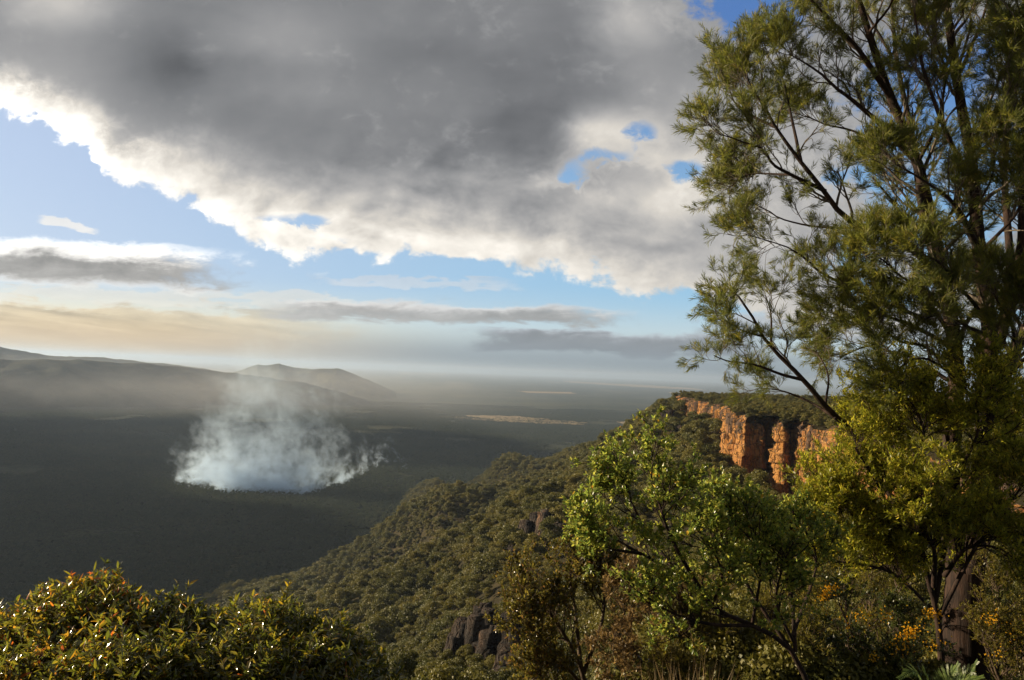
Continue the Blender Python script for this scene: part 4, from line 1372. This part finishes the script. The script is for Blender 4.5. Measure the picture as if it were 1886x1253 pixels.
shrub('feathery_bush', 'soft olive bush of fine leaves under the waxy green shrub', [
    ([(1360, 1360, 0), (1350, 1260, 0), (1330, 1160, 0), (1320, 1100, 0)], 0.03, 0.008),
    ([(1355, 1290, 0), (1290, 1200, .2), (1260, 1140, .3)], 0.025, 0.006),
    ([(1355, 1290, 0), (1410, 1190, .1), (1430, 1110, .2), (1420, 1040, .2)], 0.025, 0.006),
    ([(1360, 1330, 0), (1430, 1260, -.3), (1480, 1200, -.4)], 0.025, 0.006),
    ([(1360, 1340, 0), (1280, 1280, -.3), (1240, 1240, -.4)], 0.025, 0.006)],
    7.4, 14, 6, 4, (0.3, 0.7), (0.18, 0.36), (0.10, 0.2), ((0.03, 0.055), (0.0025, 0.004)), 'feather', 25, per=14, bare=0.3, leaf_ang=(0.3, 0.9))
shrub('olive_shrub', 'dense dark olive shrub between the waxy shrub and the thick trunk', [
    ([(1570, 1360, 0), (1565, 1230, 0), (1560, 1120, 0), (1550, 1040, 0), (1545, 990, 0)], 0.04, 0.008),
    ([(1568, 1290, 0), (1500, 1180, .3), (1480, 1090, .4), (1490, 1020, .4)], 0.03, 0.007),
    ([(1568, 1290, 0), (1630, 1180, .3), (1650, 1090, .4), (1640, 1030, .4)], 0.03, 0.007),
    ([(1568, 1260, 0), (1600, 1150, .6), (1600, 1060, .8)], 0.03, 0.007)],
    9.4, 16, 6, 4, (0.4, 0.9), (0.2, 0.42), (0.1, 0.2), ((0.03, 0.055), (0.004, 0.007)), 'feather', 26, per=11, bare=0.3)
# flowering wattle
shrub('flowering_wattle', 'dark leaved wattle bush with clusters of yellow flowers left of the thick trunk', [
    ([(1610, 1350, 0), (1605, 1250, 0), (1570, 1170, 0), (1545, 1110, 0)], 0.035, 0.008),
    ([(1610, 1290, 0), (1640, 1200, .1), (1660, 1140, .2)], 0.03, 0.007),
    ([(1610, 1300, 0), (1660, 1230, -.1), (1690, 1180, -.1)], 0.03, 0.007),
    ([(1608, 1300, 0), (1540, 1240, -.2), (1500, 1190, -.3)], 0.03, 0.007),
    ([(1612, 1320, 0), (1640, 1270, -.5), (1690, 1240, -.6)], 0.03, 0.007)],
    7.6, 15, 5, 4, (0.25, 0.6), (0.15, 0.3), (0.08, 0.16), ((0.025, 0.045), (0.005, 0.009)), 'darkleaf', 27, per=9, bare=0.3,
    flowers=(0, [(1530, 1085, 7.4, .045, 60), (1518, 1098, 7.4, .04, 40), (1628, 1132, 7.3, .05, 40), (1585, 1130, 7.3, .06, 26), (1680, 1162, 7.1, .05, 70), (1668, 1172, 7.1, .05, 50),
                 (1722, 1130, 7.3, .04, 45), (1712, 1128, 7.3, .05, 30), (1650, 1190, 7.1, .07, 40), (1690, 1205, 7.1, .08, 45), (1610, 1211, 7.0, .03, 16), (1560, 1150, 7.2, .1, 26),
                 (1722, 1190, 7.2, .04, 22), (1700, 1170, 7.1, .15, 40)]))
shrub('flowering_wattle', 'orange-lit wattle bush with a few yellow flowers right of the thick trunk', [
    ([(1860, 1350, 0), (1855, 1240, 0), (1840, 1150, 0), (1840, 1080, 0)], 0.035, 0.008),
    ([(1858, 1290, 0), (1890, 1200, .1), (1900, 1110, .2)], 0.03, 0.007),
    ([(1858, 1290, 0), (1825, 1210, -.1), (1815, 1160, -.1)], 0.03, 0.007),
    ([(1860, 1310, 0), (1890, 1260, -.4), (1900, 1200, -.5)], 0.03, 0.007)],
    8.4, 16, 6, 4, (0.3, 0.75), (0.18, 0.35), (0.09, 0.18), ((0.025, 0.045), (0.004, 0.007)), 'feather', 28, per=10, bare=0.2,
    flowers=(0, [(1884, 1152, 8.0, .05, 40), (1820, 1142, 8.0, .06, 40), (1832, 1130, 8.0, .05, 20), (1836, 1202, 8.0, .06, 20), (1870, 1170, 8.0, .12, 30)]))


# glossy bushes in the left corner: rounded heads of shoots
def glossy(label, heads, base_px, depth, seed, tips=0.0):
    gg = np.random.default_rng(seed)
    base = at(base_px[0], base_px[1], depth)
    e = empty('glossy_bush', base, label, 'bush')
    SP_, D_ = [], []
    stems = []
    for (hx, hy, rp, dz, n) in heads:
        rad = rp * (depth + dz) / F
        c = at(hx, hy + rp, depth + dz)
        d = norm(gg.normal(size=(n, 3))); d[:, 2] = np.abs(d[:, 2]) * 1.0 - 0.15
        d = norm(d)
        q = gg.uniform(0.55, 1.0, (n, 1)) ** 0.5
        p = c + d * rad * q
        wild = gg.uniform(0, 1, (n, 1)) > 0.88
        p = p + wild * (d * 0.5 + np.array([0, 0, 0.5])) * gg.uniform(0.04, 0.13, (n, 1))
        SP_.append(p); D_.append(norm(d * 0.55 + np.array([0, 0, 0.6]) + gg.normal(size=(n, 3)) * 0.25))
        stems.append((c, p[:: 6]))
    p, d = np.concatenate(SP_), np.concatenate(D_)
    ln = gg.uniform(0.10, 0.20, len(p))
    K = 5
    P3 = np.stack([p + d * (ln * (t - 0.6))[:, None] + gg.normal(size=p.shape) * 0.004 for t in np.linspace(0, 1, K)], 1)
    r3 = np.linspace(0.0028, 0.0014, K)[None] * np.ones((len(p), 1))
    PS = []
    for c, q in stems:
        for t in q: PS.append(smooth_line([base + gg.normal(size=3) * .08, (base * .4 + c * .6) + gg.normal(size=3) * 0.08, t], 9))
    PS = np.array(PS); rS = np.linspace(0.011, 0.003, 9)[None] * np.ones((len(PS), 1))
    v_, f = tubes([(PS - base, rS, 5), (P3 - base, r3, 3)])
    mesh_np('stems', v_, f, M['bark_twig'], e, smooth=True)
    m_ = 15
    pos, tg = along(P3, m_, 0.10, 1.0, gg)
    rv = norm(gg.normal(size=pos.shape)); rv = norm(rv - tg * np.sum(rv * tg, -1, keepdims=True))
    a = gg.uniform(0.55, 1.25, (len(pos), 1))
    dd = norm(tg * np.cos(a) + rv * np.sin(a) + np.array([0, 0, 0.10]))
    nn = norm(tg * 0.5 + np.array([0, 0, .5]) + gg.normal(size=pos.shape) * 0.55)
    hi = (pos[:, 2] - base[2]) / max(1e-6, (pos[:, 2] - base[2]).max())
    rn = np.clip(gg.uniform(0, 0.85, len(pos)) + np.repeat(gg.uniform(0, 1, len(p)) > 1 - tips, m_) * gg.uniform(0, 0.25, len(pos)), 0, 1)
    rn = rn + np.clip(hi - 0.88, 0, 1) * tips * 1.2
    v_, f, a_ = merge([leaves(pos, dd, nn, 0.026 + 0.060 * gg.uniform(0, 1, len(pos)) ** 1.4, gg.uniform(0.0045, 0.0105, len(pos)), np.clip(rn, 0, 1), 'fold', 0.22, 0.35)])
    mesh_np('foliage', v_ - base, f, M['gloss'], e, attrs={'rnd': a_}, smooth=True)
    return e


glossy('glossy bush with orange-tipped rounded crown in the lower left corner', [(150, 1068, 110, .0, 420), (30, 1122, 110, .1, 300), (100, 1115, 120, -.2, 300), (200, 1120, 80, -.3, 160), (-40, 1135, 90, -.2, 150), (60, 1190, 110, -.7, 260), (190, 1190, 90, -.8, 220)],
       (120, 1480), 4.9, 41, 0.75)
glossy('glossy bush with yellow-green upright shoots right of the orange-tipped one', [(300, 1112, 90, .1, 280), (390, 1135, 80, .2, 220), (490, 1116, 85, .1, 260), (440, 1170, 100, -.4, 240), (320, 1180, 100, -.5, 240), (250, 1200, 80, -.8, 160)],
       (390, 1480), 4.8, 42, 0.15)
glossy('low glossy bush thinning out at the right end of the row', [(590, 1158, 75, .1, 220), (650, 1195, 55, .1, 120), (560, 1190, 90, -.3, 220), (480, 1215, 80, -.6, 160), (690, 1228, 40, .2, 60), (620, 1235, 70, -.4, 130)],
       (570, 1480), 4.8, 43, 0.12)


# fern fronds by the trunk
def fern():
    gg = np.random.default_rng(8)
    base = at(1725, 1330, 6.6)
    e = empty('fern', base, 'green fern with feather-shaped fronds at the foot of the thick trunk', 'fern')
    for (tx, ty, mx, my, dz) in [(1655, 1250, 1690, 1240, -.1), (1700, 1226, 1712, 1262, 0), (1765, 1222, 1742, 1262, .1), (1800, 1218, 1770, 1258, .2), (1810, 1246, 1770, 1262, -.1), (1680, 1236, 1700, 1252, .3)]:
        P = smooth_line([base, at(mx, my, 6.5 + dz), at(tx, ty, 6.4 + dz)], 16)
        v_, f = tubes([(P[None] - base, np.linspace(0.006, 0.0015, 16)[None], 5)])
        a0 = np.zeros(len(v_))
        t = np.linspace(0.25, 0.99, 34)
        q = t * 15; i = np.minimum(q.astype(int), 14); ff = (q - i)[:, None]
        pos = P[i] * (1 - ff) + P[i + 1] * ff; tg = norm(P[i + 1] - P[i])
        sd = norm(np.cross(tg, np.array([0, -0.5, 1.0])))
        parts = [(v_, f, a0)]
        for s_ in (-1, 1):
            d = norm(tg * 0.75 + sd * s_ * 0.8 + np.array([0, 0, 0.1]))
            L = 0.15 * np.sin(np.clip(t * 1.1, 0, 1) * np.pi * 0.9 + 0.25) + 0.02
            parts.append(leaves(pos - base, d, norm(np.cross(d, tg) * s_), L, 0.006, gg.uniform(0, 1, len(pos)), 'blade', 0.2))
        vv, fs, aa = merge(parts)
        mesh_np('frond', vv, fs, M['frond'], e, attrs={'rnd': aa})


fern()


# dry grass
def grass():
    gg = np.random.default_rng(12)
    n = 2600
    px = gg.uniform(1030, 1310, n); dp = gg.uniform(5.8, 8.6, n)
    P = np.array([at(a, 1300, b) for a, b in zip(px, dp)])
    P[:, 2] = zat(P[:, 0], P[:, 1])
    top = np.array([at(a, gg.uniform(1165, 1300), b)[2] for a, b in zip(px, dp)])
    hgt = np.clip(top - P[:, 2], 0.15, 1.1)
    d = norm(gg.normal(size=(n, 3)) * np.array([.28, .28, 0]) + np.array([0, 0, 1]))
    v_, f, a_ = leaves(P, d, norm(gg.normal(size=(n, 3)) * np.array([1, 1, .1])), hgt, gg.uniform(.0018, .0034, n), gg.uniform(0, 1, n), 'blade', 0.22)
    tag(mesh_np('dry_grass', v_, f, M['grass'], attrs={'rnd': a_}), 'dry straw-coloured grass below the brown-leaved shrub', 'grass', kind='stuff')


grass()


# ------------------------------------------------------------------ smoke
def box(name, lo, hi, mat):
    lo, hi = np.array(lo, float), np.array(hi, float)
    c = (lo + hi) / 2; h = (hi - lo) / 2
    v_ = np.array([[sx, sy, sz] for sx in (-1, 1) for sy in (-1, 1) for sz in (-1, 1)], float) * h
    f = [np.array([[0, 1, 3, 2], [4, 6, 7, 5], [0, 4, 5, 1], [2, 3, 7, 6], [0, 2, 6, 4], [1, 5, 7, 3]])]
    o = mesh_np(name, v_, f, mat); o.location = c
    return o


def smoke():
    c = ground(505, 893, 0)
    mt, n, o = material('bushfire_smoke')
    g_ = obco(n)
    x, y, z = sep(g_)
    hz_ = z + 270.0                               # height above the valley floor
    wr = noise(vscale(g_, 0.007, 0.007, 0.005), 1.0, 2, 0.5, color=True)
    gw = vadd(vadd(g_, vscale(wr, 80, 80, 50)), vec(n, hz_ * 0.25, hz_ * -0.25, hz_ * 0.0))
    b1 = noise(gw, 0.0095, 4, 0.60) - 0.5
    b2 = noise(gw, 0.030, 6, 0.66) - 0.5
    front = [(p[0] - c[0], p[1] - c[1] - 225.0) for p in (ground(*q) for q in [(325, 889), (350, 899), (380, 905), (430, 912), (520, 915), (600, 905), (640, 890), (680, 872)])]
    arc = x.curve(front, -420.0, 260.0, -500.0, 400.0) + (noise(vec(n, x, 0.0, 0.0), 0.014, 4, 0.6) - 0.5) * 130.0
    mid = sum(p[0] for p in (front[0], front[-1])) / 2
    lean = hz_ * -0.06 + mid
    wd = (hz_ * -0.24 + 312.0).max(180.0)
    ex = (x - lean) / wd
    ey = (y - arc - 70.0 - hz_ * 0.40) / (hz_ * 0.28 + 80.0)
    env = (1.0 - ex * ex).min(1.0 - ey * ey)
    e_ = env * 0.75 + b1 * 2.3 + b2 * 3.0 - hz_ * 0.0011 - 0.16
    rho = (hz_ / -45.0).exp() * 0.026 + (hz_ / -150.0).exp() * 0.010
    d = e_.step(0.0, 0.50) * rho
    wisp = (env * 0.5 + b1 * 2.4 + b2 * 0.8 - 0.15).step(0.0, 0.8) * hz_.step(70.0, 220.0) * hz_.step(540.0, 300.0) * 0.0016
    d = d + wisp
    pv_ = n.nodes.new('ShaderNodeVolumePrincipled')
    pv_.inputs['Color'].default_value = (0.60, 0.74, 0.90, 1)
    pv_.inputs['Anisotropy'].default_value = 0.25
    n.links.new(d.max(0.0).k, pv_.inputs['Density'])
    n.links.new(pv_.outputs[0], o.inputs['Volume'])
    b = box('smoke', (c[0] - 430, c[1] - 170, -8), (c[0] + 430, c[1] + 620, 548), mt)
    b.location.z = 270
    b.location = (c[0], c[1] + 225, 270)
    # texture origin sits at the front of the fire
    return tag(b, 'white smoke rising from a bushfire front in the valley', 'smoke', kind='stuff')


smoke()


def smoke_drift():
    mt, n, o = material('drifting_smoke')
    g_ = obco(n)
    x, y, z = sep(g_)
    nz = noise(vscale(g_, 0.0006, 0.0005, 0.0022), 1.0, 5, 0.55)
    d = x.step(3200.0, -600.0) * y.step(-2900.0, -900.0) * (z + 215.0).step(430.0, 120.0) * ((nz - 0.35) * 2.6).max(0.12)
    pv_ = n.nodes.new('ShaderNodeVolumePrincipled')
    pv_.inputs['Color'].default_value = (0.84, 0.84, 0.86, 1)
    pv_.inputs['Anisotropy'].default_value = 0.3
    n.links.new((d * 3.0e-4).k, pv_.inputs['Density'])
    n.links.new(pv_.outputs[0], o.inputs['Volume'])
    b = box('smoke_drift', (-6500, 2900, -6), (1700, 9300, 440), mt)
    return tag(b, 'thin smoke drifting over the valley in front of the far hills', 'smoke', kind='stuff')


smoke_drift()


# ------------------------------------------------------------------ clouds towards the sun (out of the frame), added and shaped to shade the valley
def shade_clouds():
    h = 1800.0
    poly = np.array([ground(a, b)[:2] for a, b in [(380, 1150), (640, 1045), (780, 955), (905, 893), (960, 868), (930, 838), (860, 806), (760, 790), (640, 806), (600, 792), (560, 780), (300, 772), (100, 770), (-300, 770)]]
                    + [[-7000, 3000], [-5000, -1500], [-900, -900], [-700, 300]])
    step = 60.0
    gx_, gy_ = np.meshgrid(np.arange(-7200, 900, step), np.arange(-1800, 8000, step), indexing='ij')
    inside = np.zeros(gx_.shape, bool); dist = np.full(gx_.shape, 1e9)
    n_ = len(poly)
    wx = gx_ + fbm(gx_ / 500, gy_ / 500, 71, 4) * 180; wy = gy_ + fbm(gx_ / 500, gy_ / 500, 91, 4) * 260
    for i in range(n_):
        (x1, y1), (x2, y2) = poly[i], poly[(i + 1) % n_]
        c = ((y1 > wy) != (y2 > wy)) & (wx < (x2 - x1) * (wy - y1) / (y2 - y1 + 1e-9) + x1)
        inside ^= c
        t = np.clip(((wx - x1) * (x2 - x1) + (wy - y1) * (y2 - y1)) / ((x2 - x1) ** 2 + (y2 - y1) ** 2), 0, 1)
        dist = np.minimum(dist, np.hypot(wx - x1 - t * (x2 - x1), wy - y1 - t * (y2 - y1)))
    f_ = np.where(inside, dist, -dist) / 300.0
    # a few thin spots let the sun through
    f_ = f_ - np.clip(fbm(gx_ / 700, gy_ / 1100, 44, 4) - 0.27, 0, 1) * 9.0
    # a gap cut in the added bank so the sun lights the smoke
    gc = ground(520, 893, 0)
    f_ = np.minimum(f_, 1.2) - 3.0 * np.exp(-(((gx_ - gc[0] - 190) / 700) ** 2 + ((gy_ - gc[1] - 60) / 480) ** 2))
    off = h / math.tan(SUN_EL)
    cx_, cy_ = gx_ + math.sin(SUN_AZ) * off, gy_ + math.cos(SUN_AZ) * off
    th = np.sqrt(np.clip(f_, 0, 1.5))
    top = h + th * 120 + np.clip(f_, 0, 1) * fbm(gx_ / 260, gy_ / 260, 12, 5) * 130
    bot = h - th * 35 + np.clip(f_, 0, 1) * fbm(gx_ / 320, gy_ / 320, 32, 4) * 40
    nx, ny = gx_.shape
    V_ = np.concatenate([np.stack([cx_, cy_, top], -1).reshape(-1, 3), np.stack([cx_, cy_, bot], -1).reshape(-1, 3)])
    ix = np.arange(nx * ny).reshape(nx, ny)
    q = np.stack([ix[:-1, :-1], ix[1:, :-1], ix[1:, 1:], ix[:-1, 1:]], -1)
    ok = (np.maximum.reduce([f_[:-1, :-1], f_[1:, :-1], f_[1:, 1:], f_[:-1, 1:]]) > 0)
    q = q[ok]
    mt_, n_t, o_ = material('cloud_white')
    principled(n_t, o_, (0.85, 0.86, 0.88), 1.0, 0.0)
    tag(mesh_np('shade_clouds', V_, [q, q[:, ::-1] + nx * ny], mt_, smooth=True), 'unseen cloud bank added on the sun side to shade the valley', 'cloud', kind='stuff')


shade_clouds()

# ------------------------------------------------------------------ haze
mt, n, o = material('valley_haze')
pv_ = n.nodes.new('ShaderNodeVolumePrincipled')
pv_.inputs['Color'].default_value = (0.46, 0.58, 0.77, 1)
pv_.inputs['Density'].default_value = 3.6e-5
pv_.inputs['Anisotropy'].default_value = 0.30
n.links.new(pv_.outputs[0], o.inputs['Volume'])
tag(box('haze', (-92000, -40000, -60), (92000, 92000, 640), mt), 'pale blue haze over the valley and plain', 'haze', kind='stuff')
